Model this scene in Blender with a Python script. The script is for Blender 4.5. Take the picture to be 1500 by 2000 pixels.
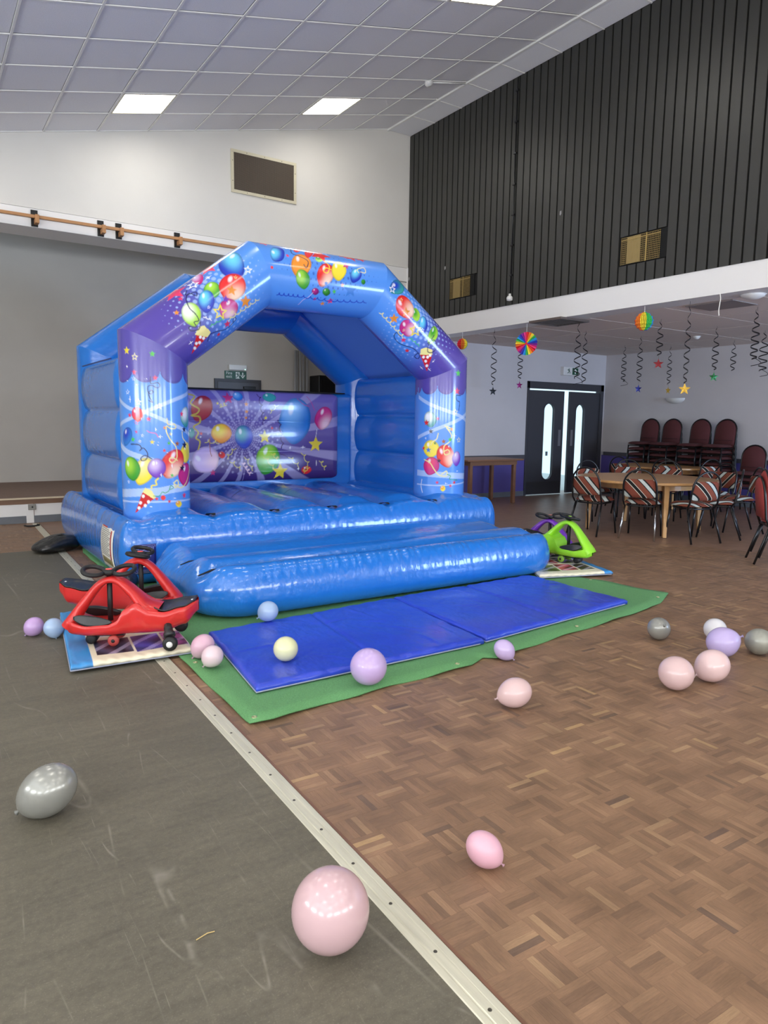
import bpy, bmesh, math, random
import numpy as np
from mathutils import Vector, Matrix
for o in list(bpy.data.objects): bpy.data.objects.remove(o)
S = bpy.context.scene
COL = S.collection
PI = math.pi
random.seed(7); RNG = np.random.default_rng(7)

# ------------------------------------------------------------------ camera
F_PX, PITCH, ROLL, YAW, EYE = 1381.0, math.radians(7.363), math.radians(.818), math.radians(33.66), 1.5
fw = Vector((math.sin(YAW)*math.cos(PITCH), math.cos(YAW)*math.cos(PITCH), -math.sin(PITCH)))
rt = Vector((math.cos(YAW), -math.sin(YAW), 0)); upv = rt.cross(fw)
r2 = math.cos(ROLL)*rt + math.sin(ROLL)*upv; u2 = -math.sin(ROLL)*rt + math.cos(ROLL)*upv
cam = bpy.data.cameras.new('camera'); camo = bpy.data.objects.new('camera', cam); COL.objects.link(camo)
cam.sensor_fit = 'VERTICAL'; cam.sensor_height = 36.0; cam.lens = F_PX/2000*36.0
cam.clip_start = .05; cam.clip_end = 200
camo.matrix_world = Matrix(((r2.x, u2.x, -fw.x, 0), (r2.y, u2.y, -fw.y, 0), (r2.z, u2.z, -fw.z, EYE), (0, 0, 0, 1)))
S.camera = camo
# ------------------------------------------------------------------ world, exposure, daylight from the windows
w = bpy.data.worlds.new('world'); S.world = w; w.use_nodes = True
w.node_tree.nodes['Background'].inputs[0].default_value = (.62, .86, 1, 1)
w.node_tree.nodes['Background'].inputs[1].default_value = 1.5
S.view_settings.view_transform = 'Standard'; S.view_settings.look = 'None'
S.view_settings.exposure = 0.0; S.view_settings.gamma = 1; S.view_settings.use_curve_mapping = False
def area(name, loc, target, sx, sy, power, col):
    l = bpy.data.lights.new(name, 'AREA'); l.shape = 'RECTANGLE'; l.size = sx; l.size_y = sy; l.energy = power; l.color = col
    o = bpy.data.objects.new(name, l); COL.objects.link(o); o.location = loc
    o.rotation_euler = (Vector(target)-Vector(loc)).to_track_quat('-Z', 'Y').to_euler(); return o
DAY = (.93, .97, 1)
for i, x in enumerate((-3.6, -.4, 2.8, 6.0)):
    area('window_daylight', (x, -5.35, 2.1), (x, 0, 6.6), 2.2, 1.5, 215, DAY)
for i, y in enumerate((-2.5, 1.0, 4.5)):
    area('window_daylight', (-5.85, y, 2.0), (0, y, 8.0), 2.2, 1.4, 260, DAY)
area('window_daylight', (10.4, -3.85, 1.7), (10.4, 4, 1.4), 3.0, 1.6, 560, (.48, .68, 1))
LAMP_STRENGTH = 15.0

# ------------------------------------------------------------------ colour and material helpers
def lin(c):
    return tuple(((v/255)/12.92 if v/255 <= .04045 else ((v/255+.055)/1.055)**2.4) for v in c)
MATS = {}
def mat(name, rgb=(128, 128, 128), rough=.5, metal=0, noise=None, bump=None, coat=0, emit=None, spec=.5, trans=0, attr=None, sss=0):
    if name in MATS: return MATS[name]
    m = bpy.data.materials.new(name); m.use_nodes = True; nt = m.node_tree; b = nt.nodes['Principled BSDF']
    c = lin(rgb); b.inputs['Base Color'].default_value = (*c, 1)
    b.inputs['Roughness'].default_value = rough; b.inputs['Metallic'].default_value = metal
    b.inputs['Coat Weight'].default_value = coat; b.inputs['Coat Roughness'].default_value = .08
    b.inputs['Specular IOR Level'].default_value = spec; b.inputs['Transmission Weight'].default_value = trans
    if sss: b.inputs['Subsurface Weight'].default_value = sss; b.inputs['Subsurface Radius'].default_value = (.05, .05, .05)
    if emit: b.inputs['Emission Color'].default_value = (*lin(emit[0]), 1); b.inputs['Emission Strength'].default_value = emit[1]
    src = None
    if attr:
        a = nt.nodes.new('ShaderNodeAttribute'); a.attribute_name = attr; src = a.outputs['Color']
        nt.links.new(src, b.inputs['Base Color'])
    if noise:
        sc, amt = noise[0], noise[1]; vec = noise[2] if len(noise) > 2 else (1, 1, 1)
        tc = nt.nodes.new('ShaderNodeTexCoord'); mp = nt.nodes.new('ShaderNodeMapping'); mp.inputs['Scale'].default_value = vec
        n = nt.nodes.new('ShaderNodeTexNoise'); n.inputs['Scale'].default_value = sc; n.inputs['Detail'].default_value = 6
        nt.links.new(tc.outputs['Object'], mp.inputs[0]); nt.links.new(mp.outputs[0], n.inputs['Vector'])
        mr = nt.nodes.new('ShaderNodeMapRange'); mr.inputs[1].default_value = .25; mr.inputs[2].default_value = .75
        mr.inputs[3].default_value = 1-amt; mr.inputs[4].default_value = 1+amt
        nt.links.new(n.outputs['Fac'], mr.inputs[0])
        mx = nt.nodes.new('ShaderNodeMix'); mx.data_type = 'RGBA'; mx.blend_type = 'MULTIPLY'; mx.inputs[0].default_value = 1
        if src: nt.links.new(src, mx.inputs[6])
        else: mx.inputs[6].default_value = (*c, 1)
        nt.links.new(mr.outputs[0], mx.inputs[7]); nt.links.new(mx.outputs[2], b.inputs['Base Color'])
    if bump:
        sc, st = bump[0], bump[1]; vec = bump[2] if len(bump) > 2 else (1, 1, 1)
        tc = nt.nodes.new('ShaderNodeTexCoord'); mp = nt.nodes.new('ShaderNodeMapping'); mp.inputs['Scale'].default_value = vec
        n = nt.nodes.new('ShaderNodeTexNoise'); n.inputs['Scale'].default_value = sc; n.inputs['Detail'].default_value = 4
        bp = nt.nodes.new('ShaderNodeBump'); bp.inputs['Strength'].default_value = st; bp.inputs['Distance'].default_value = bump[3] if len(bump) > 3 else .01
        nt.links.new(tc.outputs['Object'], mp.inputs[0]); nt.links.new(mp.outputs[0], n.inputs['Vector'])
        nt.links.new(n.outputs['Fac'], bp.inputs['Height']); nt.links.new(bp.outputs[0], b.inputs['Normal'])
    MATS[name] = m; return m

# ------------------------------------------------------------------ mesh helpers
class G:
    """collects geometry for one mesh"""
    def __init__(s): s.v = []; s.f = []; s.m = []
    def add(s, vs, fs, mi=0):
        k = len(s.v); s.v += [tuple(p) for p in vs]; s.f += [tuple(i+k for i in f) for f in fs]; s.m += [mi]*len(fs); return s
    def box(s, x0, x1, y0, y1, z0, z1, mi=0, M=None):
        vs = [Vector((x, y, z)) for z in (z0, z1) for y in (y0, y1) for x in (x0, x1)]
        if M: vs = [M @ p for p in vs]
        return s.add(vs, [(0, 2, 3, 1), (4, 5, 7, 6), (0, 1, 5, 4), (2, 6, 7, 3), (0, 4, 6, 2), (1, 3, 7, 5)], mi)
    def tube(s, path, r, n=8, closed=False, mi=0, flat=1.0, cap=True):
        P = [Vector(p) for p in path]; R = r if isinstance(r, (list, tuple)) else [r]*len(P); N = len(P)
        vs = []; prev = None
        for i, p in enumerate(P):
            a = P[(i-1) % N] if (closed or i > 0) else p; b = P[(i+1) % N] if (closed or i < N-1) else p
            d = (b-a); d = d.normalized() if d.length > 1e-9 else Vector((0, 0, 1))
            if prev is None:
                t = Vector((0, 0, 1)) if abs(d.z) < .9 else Vector((1, 0, 0)); e = d.cross(t).normalized()
            else:
                e = (prev-d*prev.dot(d)); e = e.normalized() if e.length > 1e-6 else d.orthogonal().normalized()
            prev = e; g = d.cross(e)
            for k in range(n):
                a_ = 2*PI*k/n; vs.append(p+R[i]*(math.cos(a_)*e+flat*math.sin(a_)*g))
        fs = []
        M = N if closed else N-1
        for i in range(M):
            for k in range(n):
                a, b = i*n+k, i*n+(k+1) % n; c, d = ((i+1) % N)*n+(k+1) % n, ((i+1) % N)*n+k
                fs.append((a, b, c, d))
        if cap and not closed: fs += [tuple(range(n-1, -1, -1)), tuple((N-1)*n+k for k in range(n))]
        return s.add(vs, fs, mi)
    def lathe(s, prof, n=24, c=(0, 0, 0), M=None, mi=0):
        vs = []
        for r, z in prof:
            for k in range(n):
                a = 2*PI*k/n; p = Vector((c[0]+r*math.cos(a), c[1]+r*math.sin(a), c[2]+z)); vs.append(M @ p if M else p)
        fs = [(i*n+k, i*n+(k+1) % n, (i+1)*n+(k+1) % n, (i+1)*n+k) for i in range(len(prof)-1) for k in range(n)]
        fs += [tuple(range(n-1, -1, -1)), tuple((len(prof)-1)*n+k for k in range(n))]
        return s.add(vs, fs, mi)
    def prism(s, poly, h, M=None, mi=0):
        """poly in xy, extruded 0..h in z, transformed by M"""
        n = len(poly); vs = [Vector((x, y, 0)) for x, y in poly]+[Vector((x, y, h)) for x, y in poly]
        if M: vs = [M @ p for p in vs]
        return s.add(vs, [tuple(range(n-1, -1, -1)), tuple(range(n, 2*n))]+[(i, (i+1) % n, n+(i+1) % n, n+i) for i in range(n)], mi)
    def grid(s, fn, nu, nv, mi=0, closed_u=False):
        vs = [fn(i/(nu-(0 if closed_u else 1)), j/(nv-1)) for j in range(nv) for i in range(nu)]
        fs = []
        for j in range(nv-1):
            for i in range(nu if closed_u else nu-1):
                a = j*nu+i; b = j*nu+(i+1) % nu; fs.append((a, b, b+nu, a+nu))
        return s.add(vs, fs, mi)
    def mesh(s, name, mats, smooth=False):
        me = bpy.data.meshes.new(name); me.from_pydata(s.v, [], s.f)
        for m in (mats if isinstance(mats, (list, tuple)) else [mats]): me.materials.append(m)
        if any(s.m): me.polygons.foreach_set('material_index', s.m)
        if smooth: me.polygons.foreach_set('use_smooth', [True]*len(s.f))
        me.update(); return me
    def obj(s, name, mats, parent=None, smooth=False, fix=True, **kw):
        me = s.mesh(name, mats, smooth)
        if fix:
            bm = bmesh.new(); bm.from_mesh(me); bmesh.ops.recalc_face_normals(bm, faces=bm.faces); bm.to_mesh(me); bm.free()
        return link(name, me, parent, **kw)
def link(name, me, parent=None, loc=None, rotz=None):
    o = bpy.data.objects.new(name, me); COL.objects.link(o)
    if parent: o.parent = parent
    if loc is not None: o.location = loc
    if rotz is not None: o.rotation_euler = (0, 0, rotz)
    return o
def tag(o, label=None, cat=None, group=None, kind=None):
    if label: o['label'] = label
    if cat: o['category'] = cat
    if group: o['group'] = group
    if kind: o['kind'] = kind
    return o
def struct(o): o['kind'] = 'structure'; return o
def thing(name, label, cat, loc=(0, 0, 0), rotz=0, group=None):
    o = bpy.data.objects.new(name, None); COL.objects.link(o); o.location = loc; o.rotation_euler = (0, 0, rotz)
    o.empty_display_size = .1
    return tag(o, label, cat, group)
def dup(root, loc, rotz, label=None, group=None):
    r = root.copy(); COL.objects.link(r); r.location = loc; r.rotation_euler = (0, 0, rotz)
    if label: r['label'] = label
    if group: r['group'] = group
    for ch in list(root.children):
        c = ch.copy(); COL.objects.link(c); c.parent = r
        for g in list(ch.children):
            d = g.copy(); COL.objects.link(d); d.parent = c
    return r
def bevel(o, wdt, seg=2):
    m = o.modifiers.new('bevel', 'BEVEL'); m.width = wdt; m.segments = seg; m.limit_method = 'ANGLE'; m.angle_limit = math.radians(40); return o
def bez(pts, n=8):
    """Catmull-Rom through points"""
    P = [Vector(p) for p in pts]; out = []
    for i in range(len(P)-1):
        a = P[i-1] if i else P[0]*2-P[1]; b = P[i]; c = P[i+1]; d = P[i+2] if i+2 < len(P) else P[-1]*2-P[-2]
        for k in range(n):
            t = k/n; out.append(.5*((2*b)+(c-a)*t+(2*a-5*b+4*c-d)*t*t+(3*b-a-3*c+d)*t**3))
    out.append(P[-1]); return out
# ================================================================== the setting
WALL_W = mat('white_painted_wall', (216, 213, 207), .7, noise=(1.5, .03), bump=(60, .05))
WALL_STAGE = mat('grey_white_stage_wall', (196, 191, 184), .8, noise=(1.2, .05), bump=(30, .06))
WALL_R = mat('recess_wall_paint', (205, 201, 203), .75, noise=(1.5, .04))
PURPLE = mat('purple_dado_paint', (92, 82, 158), .6, noise=(3, .05))
RAILGREY = mat('grey_dado_rail', (84, 82, 88), .5)
BLACKWOOD = mat('black_painted_board', (50, 50, 47), .45, noise=(6, .12, (1, 1, .2)))
BLACKBACK = mat('black_gap', (8, 8, 8), .9)
TILE = mat('ceiling_tile_fissured', (238, 238, 241), .9, noise=(90, .05), bump=(140, .5, (1, 1, 1), .004))
BAR = mat('ceiling_bar_white', (240, 239, 235), .5, noise=(4, .06))
WHITEPAINT = mat('white_gloss_paint', (232, 230, 228), .35)
OAK = mat('oak_rail', (178, 128, 82), .45, noise=(14, .12, (.3, 3, 3)))
BROWNWOOD = mat('brown_stage_wood', (122, 92, 72), .5, noise=(8, .12, (.3, 3, 3)))
SKIRT = mat('grey_skirting', (108, 112, 118), .5, noise=(6, .08))
DOORGREY = mat('charcoal_door_paint', (62, 62, 68), .45)
BLACKPLASTIC = mat('black_plastic', (22, 22, 24), .4)
BLACKMETAL = mat('black_powder_coat', (16, 16, 18), .3)
CHROME = mat('chrome', (190, 190, 188), .2, 1)
WHITEPLASTIC = mat('white_plastic', (230, 230, 228), .35)

XE, YB = -6.0, -5.5          # outer left and back walls, outside the frame
def ceil_z(x): return 4.8966+.22984*x
PHI = math.radians(-1.3); FO = Vector((1.146, 1.16, 0))
ux = Vector((math.cos(PHI), math.sin(PHI), 0)); uy = Vector((-math.sin(PHI), math.cos(PHI), 0))
def fp(u, v, z=0): p = FO+ux*u+uy*v; return Vector((p.x, p.y, z))

# ---- floor: parquet base with built fingers, vinyl sheet on the left
def wood_nodes(name, use_attr, spec):
    m = bpy.data.materials.new(name); m.use_nodes = True; nt = m.node_tree; b = nt.nodes['Principled BSDF']; N = nt.nodes.new; L = nt.links.new
    if use_attr: a = N('ShaderNodeAttribute'); a.attribute_name = 'rnd'; rnd = a.outputs['Fac']
    else: a = N('ShaderNodeObjectInfo'); rnd = a.outputs['Random']
    ramp = N('ShaderNodeValToRGB'); cr = ramp.color_ramp; cr.elements[0].position = 0; cr.elements[0].color = (*lin((104, 83, 70)), 1)
    cr.elements[1].position = 1; cr.elements[1].color = (*lin((168, 136, 98)), 1)
    for p, c in ((.012, (108, 86, 70)), (.016, (118, 92, 72)), (.12, (124, 96, 75)), (.3, (131, 102, 79)), (.75, (138, 107, 83)), (.94, (146, 115, 89)), (.985, (156, 126, 96))):
        e = cr.elements.new(p); e.color = (*lin(c), 1)
    L(rnd, ramp.inputs[0])
    uv = N('ShaderNodeUVMap'); mp = N('ShaderNodeMapping'); mp.inputs['Scale'].default_value = (1.6, 13, 1)
    cmb = N('ShaderNodeCombineXYZ'); ml = N('ShaderNodeMath'); ml.operation = 'MULTIPLY'; ml.inputs[1].default_value = 173.0
    L(rnd, ml.inputs[0]); L(ml.outputs[0], cmb.inputs[0]); L(ml.outputs[0], cmb.inputs[1]); L(cmb.outputs[0], mp.inputs['Location'])
    L(uv.outputs[0], mp.inputs[0])
    n = N('ShaderNodeTexNoise'); n.inputs['Scale'].default_value = 1.8; n.inputs['Detail'].default_value = 9; n.inputs['Roughness'].default_value = .7
    L(mp.outputs[0], n.inputs['Vector'])
    mr = N('ShaderNodeMapRange'); mr.inputs[1].default_value = .3; mr.inputs[2].default_value = .7; mr.inputs[3].default_value = .80; mr.inputs[4].default_value = 1.18
    L(n.outputs['Fac'], mr.inputs[0])
    geo = N('ShaderNodeNewGeometry'); n2 = N('ShaderNodeTexNoise'); n2.inputs['Scale'].default_value = 5.0; n2.inputs['Detail'].default_value = 6
    L(geo.outputs['Position'], n2.inputs['Vector'])
    mr2 = N('ShaderNodeMapRange'); mr2.inputs[1].default_value = .3; mr2.inputs[2].default_value = .7; mr2.inputs[3].default_value = .76; mr2.inputs[4].default_value = 1.16
    L(n2.outputs['Fac'], mr2.inputs[0])
    mm = N('ShaderNodeMath'); mm.operation = 'MULTIPLY'; L(mr.outputs[0], mm.inputs[0]); L(mr2.outputs[0], mm.inputs[1])
    mx = N('ShaderNodeMix'); mx.data_type = 'RGBA'; mx.blend_type = 'MULTIPLY'; mx.inputs[0].default_value = 1
    L(ramp.outputs[0], mx.inputs[6]); L(mm.outputs[0], mx.inputs[7]); L(mx.outputs[2], b.inputs['Base Color'])
    rr = N('ShaderNodeMapRange'); rr.inputs[3].default_value = .33; rr.inputs[4].default_value = .55; L(n2.outputs['Fac'], rr.inputs[0]); L(rr.outputs[0], b.inputs['Roughness'])
    b.inputs['Specular IOR Level'].default_value = spec
    MATS[name] = m; return m
FINGER_ATTR = wood_nodes('parquet_wood', True, .4)
FINGER_OBJ = wood_nodes('parquet_wood_single', False, .4)
FLOORBASE = mat('parquet_far_surface', (136, 105, 84), .42, noise=(7, .2))
floor = struct(G().box(XE, 13.2, YB, 11.0, -.3, -.004).obj('floor', FLOORBASE))
SQ, NF = .125, 5; FWD = SQ/NF
def in_view(p, m=.8):
    d = Vector((p.x, p.y, -EYE)); z = d.dot(fw)
    if z < .3: return False
    x = d.dot(r2)/z*F_PX; y = -d.dot(u2)/z*F_PX
    return abs(x) < 750*(1+m) and y < 1000*(1+m*.6)
cells = []
for i in range(0, 96):
    for j in range(-6, 80):
        c = fp(.057+SQ*(i+.5), SQ*(j+.5))
        if c.x > 13.0 or c.y > 10.95 or not in_view(c): continue
        dist = math.hypot(c.x, c.y)
        if dist > 9.5: continue
        cells.append((i, j, dist))
for i in range(-22, 1):                       # the same parquet beyond the end of the vinyl, beside the castle
    for j in range(60, 79):
        c = fp(.057+SQ*(i-.5), SQ*(j+.5))
        if c.y < 10.93 and c.x > .2 and c.y > 8.66: cells.append((i-1, j, 99))
fingers = []
for (i, j, dist) in cells:
    hor = (i+j) % 2 == 0
    for k in range(NF):
        u0, v0 = .057+SQ*i, SQ*j
        if hor: cu, cv = u0+SQ/2, v0+FWD*(k+.5)
        else: cu, cv = u0+FWD*(k+.5), v0+SQ/2
        fingers.append((dist if not hor else dist+.001, cu, cv, hor))
# the 300 finger blocks that show largest are single objects
def vis(fg):
    p = fp(fg[1], fg[2]); d = Vector((p.x, p.y, -EYE)); z = d.dot(fw); x = d.dot(r2)/z*F_PX; y = -d.dot(u2)/z*F_PX
    return abs(x) < 745 and abs(y) < 995
order = sorted(range(len(fingers)), key=lambda q: (not vis(fingers[q]), fingers[q][0]))
single = set(order[:300])
def finger_geo(g, c, L, W, z0, z1, hor):
    a, b = (ux*L/2, uy*W/2)
    if not hor: a, b = uy*L/2, -ux*W/2
    e = .0003
    vs = []
    for (zz, sh) in ((z0, 0), (z1-.0002, 0), (z1, e)):
        for sa, sb in ((-1, -1), (1, -1), (1, 1), (-1, 1)):
            p = c+a*sa*(1-sh/(L/2))+b*sb*(1-sh/(W/2)); vs.append((p.x, p.y, zz))
    g.append(vs)
def finger_mesh(lst, name, mt, rnd):
    V = np.array([p for vs in lst for p in vs], dtype=np.float32); n = len(lst)
    base = [(0, 1, 5, 4), (1, 2, 6, 5), (2, 3, 7, 6), (3, 0, 4, 7), (4, 5, 9, 8), (5, 6, 10, 9), (6, 7, 11, 10), (7, 4, 8, 11), (8, 9, 10, 11)]
    Fc = (np.array(base)[None]+(np.arange(n)*12)[:, None, None]).reshape(-1, 4)
    me = bpy.data.meshes.new(name); me.vertices.add(len(V)); me.vertices.foreach_set('co', V.ravel())
    me.loops.add(Fc.size); me.loops.foreach_set('vertex_index', Fc.ravel().astype(np.int32))
    me.polygons.add(len(Fc)); me.polygons.foreach_set('loop_start', np.arange(0, Fc.size, 4, dtype=np.int32))
    me.update(calc_edges=True); me.validate(); me.polygons.foreach_set('use_smooth', [False]*len(me.polygons))
    uvt = np.array([(0, 0), (1, 0), (1, .2), (0, .2)]*3, dtype=np.float32)
    uv = me.uv_layers.new(name='UVMap'); uv.data.foreach_set('uv', np.tile(uvt, (n, 1))[Fc.ravel()].ravel())
    at = me.attributes.new('rnd', 'FLOAT', 'POINT'); at.data.foreach_set('value', np.repeat(rnd, 12).astype(np.float32))
    me.materials.append(mt); return me
lst = []; rn = []
for q in range(len(fingers)):
    if q in single: continue
    d, cu, cv, hor = fingers[q]; finger_geo(lst, fp(cu, cv), SQ-.0003, FWD-.0003, -.006, random.uniform(-.0002, .0002), hor); rn.append(random.random())
o = link('parquet_blocks', finger_mesh(lst, 'parquet_blocks', FINGER_ATTR, np.array(rn)), floor); o['kind'] = 'stuff'
fm = {}
for hor in (True, False):
    l1 = []; finger_geo(l1, Vector((0, 0, 0)), SQ-.0003, FWD-.0003, -.006, 0, hor); fm[hor] = finger_mesh(l1, 'parquet_block', FINGER_OBJ, np.array([.5]))
for q in sorted(single):
    d, cu, cv, hor = fingers[q]; link('parquet_block', fm[hor], floor, loc=fp(cu, cv, random.uniform(-.0002, .0002)))
# vinyl sheet with scuffs
def vinyl():
    m = bpy.data.materials.new('scuffed_grey_vinyl'); m.use_nodes = True; nt = m.node_tree; b = nt.nodes['Principled BSDF']; N = nt.nodes.new; L = nt.links.new
    geo = N('ShaderNodeNewGeometry')
    def noise(sc, det, vec=(1, 1, 1), rot=0, rough=.6):
        mp = N('ShaderNodeMapping'); mp.inputs['Scale'].default_value = vec; mp.inputs['Rotation'].default_value = (0, 0, rot)
        n = N('ShaderNodeTexNoise'); n.inputs['Scale'].default_value = sc; n.inputs['Detail'].default_value = det; n.inputs['Roughness'].default_value = rough
        L(geo.outputs['Position'], mp.inputs[0]); L(mp.outputs[0], n.inputs['Vector']); return n.outputs['Fac']
    def mrange(s, a, b_, c, d):
        r = N('ShaderNodeMapRange'); r.inputs[1].default_value = a; r.inputs[2].default_value = b_; r.inputs[3].default_value = c; r.inputs[4].default_value = d; L(s, r.inputs[0]); return r.outputs[0]
    def math_(op, a, bb):
        k = N('ShaderNodeMath'); k.operation = op
        for i, s in enumerate((a, bb)):
            if isinstance(s, (int, float)): k.inputs[i].default_value = s
            else: L(s, k.inputs[i])
        return k.outputs[0]
    blot = math_('ADD', math_('ADD', math_('MULTIPLY', mrange(noise(1.6, 8), .3, .7, 0, 1), .3), math_('MULTIPLY', mrange(noise(45, 6), .3, .7, 0, 1), .3)), math_('MULTIPLY', mrange(noise(9, 8, (.3, 1.6, 1), .25, .75), .3, .7, 0, 1), .4))
    speck = mrange(noise(190, 3), .56, .76, 0, .5)
    # thin scratch lines: zero crossings of stretched noise in several directions
    sc = None
    for (s_, rot, vec, wd) in ((.9, .5, (1, .16, 1), .0035), (1.3, -.6, (1, .14, 1), .003), (2.2, 1.3, (1, .12, 1), .003), (3.2, .15, (1, .10, 1), .003), (4.6, -1.1, (1, .10, 1), .003)):
        n1 = noise(s_, 1.5, vec, rot, .4); d = math_('ABSOLUTE', math_('SUBTRACT', n1, .5), 0)
        line = mrange(d, 0, wd, 1, 0); mask = mrange(noise(s_*1.7, 3, (1, 1, 1), rot+1), .50, .66, 0, 1)
        q = math_('MULTIPLY', line, mask); sc = q if sc is None else math_('MAXIMUM', sc, q)
    ramp = N('ShaderNodeValToRGB'); ramp.color_ramp.elements[0].color = (*lin((70, 66, 57)), 1); ramp.color_ramp.elements[1].color = (*lin((116, 110, 95)), 1); L(blot, ramp.inputs[0])
    mx = N('ShaderNodeMix'); mx.data_type = 'RGBA'; mx.inputs[7].default_value = (*lin((158, 152, 140)), 1)
    L(ramp.outputs[0], mx.inputs[6]); L(math_('MAXIMUM', math_('MULTIPLY', sc, .42), math_('MULTIPLY', speck, blot)), mx.inputs[0]); L(mx.outputs[2], b.inputs['Base Color'])
    L(mrange(blot, 0, 1, .5, .7), b.inputs['Roughness']); b.inputs['Specular IOR Level'].default_value = .35
    return m
vin = G(); a0, a1, b1, b0 = fp(-.036, -7), fp(-.036, 7.5), Vector((XE, 8.66, 0)), Vector((XE, YB, 0))
a1.y = 8.66
vs = [Vector((p.x, p.y, z)) for z in (-.004, .001) for p in (a0, a1, b1, b0)]
vin.add(vs, [(0, 3, 2, 1), (4, 5, 6, 7), (0, 1, 5, 4), (1, 2, 6, 5), (2, 3, 7, 6), (3, 0, 4, 7)])
vinyl_o = vin.obj('vinyl_sheet', vinyl(), floor); vinyl_o['label'] = 'scuffed dark grey vinyl sheet'
# aluminium cover strip with screws, and the wooden border beside it
ALU = mat('brushed_aluminium_strip', (204, 200, 180), .38, .3, noise=(9, .12, (6, .4, 1)))
def sweep(profile, v0, v1):
    g = G(); k = len(profile); vs = [fp(u, v, z) for v in (v0, v1) for u, z in profile]
    return g.add(vs, [(i, (i+1) % k, k+(i+1) % k, k+i) for i in range(k)]+[tuple(range(k)), tuple(range(2*k-1, k-1, -1))])
strip = struct(sweep([(-.04, 0), (-.036, .004), (-.020, .0045), (-.018, .003), (-.014, .003), (-.012, .0058), (.012, .0058), (.014, .003), (.018, .003), (.020, .0045), (.041, .004), (.045, 0)], -3, 9.7).obj('trim_1', ALU))
strip['label'] = 'ribbed aluminium floor strip with countersunk screws'
SCREW = mat('dark_screw', (92, 88, 78), .4, .8)
scm = G().lathe([(.001, .0005), (.0055, .0012), (.006, 0), (.006, -.002)], 10).mesh('screw', SCREW)
for k in range(40):
    if k*.235-.9 < 7.3: link('screw', scm, strip, loc=fp(0, -.9+k*.235, .0060))
border = struct(sweep([(.045, -.004), (.045, .002), (.0565, .001), (.0565, -.004)], -3, 9.7).obj('trim_2', mat('worn_wood_border', (118, 84, 66), .5, noise=(10, .2, (4, .5, 1)))))
border['label'] = 'narrow brown wooden border beside the strip'

# ---- walls
wl = struct(G().box(XE-.2, XE, YB, 11.2, -.1, 4.2).obj('wall_left', WALL_W))
wb = struct(G().box(XE, 13.2, YB-.2, YB, -.1, 6.6).obj('wall_back', WALL_W))
OPX0, OPX1, OPZ = -4.0, 6.62, 4.03
YS = 10.98
far = G()
def gable(g, x0, x1, z0, y0, y1):
    vs = [(x0, y, z0) for y in (y0, y1)]+[(x1, y, z0) for y in (y0, y1)]+[(x1, y, min(ceil_z(x1), 6.6)+.05) for y in (y0, y1)]+[(x0, y, min(ceil_z(x0), 6.6)+.05) for y in (y0, y1)]
    g.add(vs, [(0, 2, 4, 6), (1, 7, 5, 3), (0, 1, 3, 2), (2, 3, 5, 4), (4, 5, 7, 6), (6, 7, 1, 0)])
far.box(XE, OPX0, YS, YS+.58, -.1, 4.28); far.box(OPX1, 7.8, YS, YS+.58, -.1, 4.02)
wf = G(); wf.prism([(XE, 4.28), (7.9, 4.28), (7.9, 6.75), (7.3, 6.75), (XE, ceil_z(XE)+.1)], .58, Matrix.Translation((0, YS+.58, 0)) @ Matrix.Rotation(PI/2, 4, 'X'))
wall_far = struct(far.obj('wall_far', WALL_W)); wfu = wf.obj('gable', WALL_W, wall_far)
lint = G().box(OPX0, 7.765, YS-.012, YS+.575, OPZ, 4.272).obj('lintel', WHITEPAINT, wall_far); lint['label'] = 'white boxed beam over the stage opening'
G().box(7.735, 7.76, YS-.02, YS, 2, 4.28).obj('corner_trim', WHITEPAINT, wall_far)
# ---- stage
stage = struct(G().box(OPX0, OPX1, YS, 14.0, .02, .335).obj('floor_stage', mat('brown_stage_carpet', (126, 104, 92), .85, noise=(20, .08)))); stage['label'] = 'low brown-topped stage platform'
bevel(G().box(OPX0, OPX1, YS-.035, YS+.02, .335, .357).obj('nosing', mat('cream_nosing', (206, 190, 164), .5), stage), .004)
G().box(OPX0, OPX1, YS-.018, YS, .268, .335).obj('fascia_board', BROWNWOOD, stage)
for k in range(-6, 9):
    x0 = 1.37+k*.9
    if x0 > 6.2: continue
    bevel(G().box(x0-.895, x0-.005, YS-.008, YS, .10, .268).obj('apron_panel', WHITEPAINT, stage), .003)
    G().box(x0-.10, x0-.005, YS-.02, YS-.008, .0, .268).obj('apron_post', WHITEPAINT, stage)
G().box(OPX0, OPX1, YS-.014, YS-.004, .0, .10).obj('skirting', SKIRT, stage)
struct(G().box(OPX0-.5, 8.6, 13.92, 14.1, .3, 6.2).obj('wall_stage', WALL_STAGE))
struct(G().box(OPX0-.6, OPX0-.4, YS+.5, 14.0, .3, 6.2).obj('wall_stage_left', WALL_STAGE))
struct(G().box(8.4, 8.6, YS+.58, 14.0, .3, 6.2).obj('wall_stage_right', WALL_STAGE))
struct(G().box(7.6, 8.6, YS+.56, YS+.7, .3, 6.2).obj('wall_stage_wing', WALL_STAGE))
struct(G().box(OPX0-.6, 8.6, YS+.5, 14.1, 6.0, 6.2).obj('ceiling_stage', WALL_STAGE))
struct(G().box(OPX1, 8.5, YS+.5, 14.0, .2, .335).obj('floor_stage_wing', BROWNWOOD))
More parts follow.
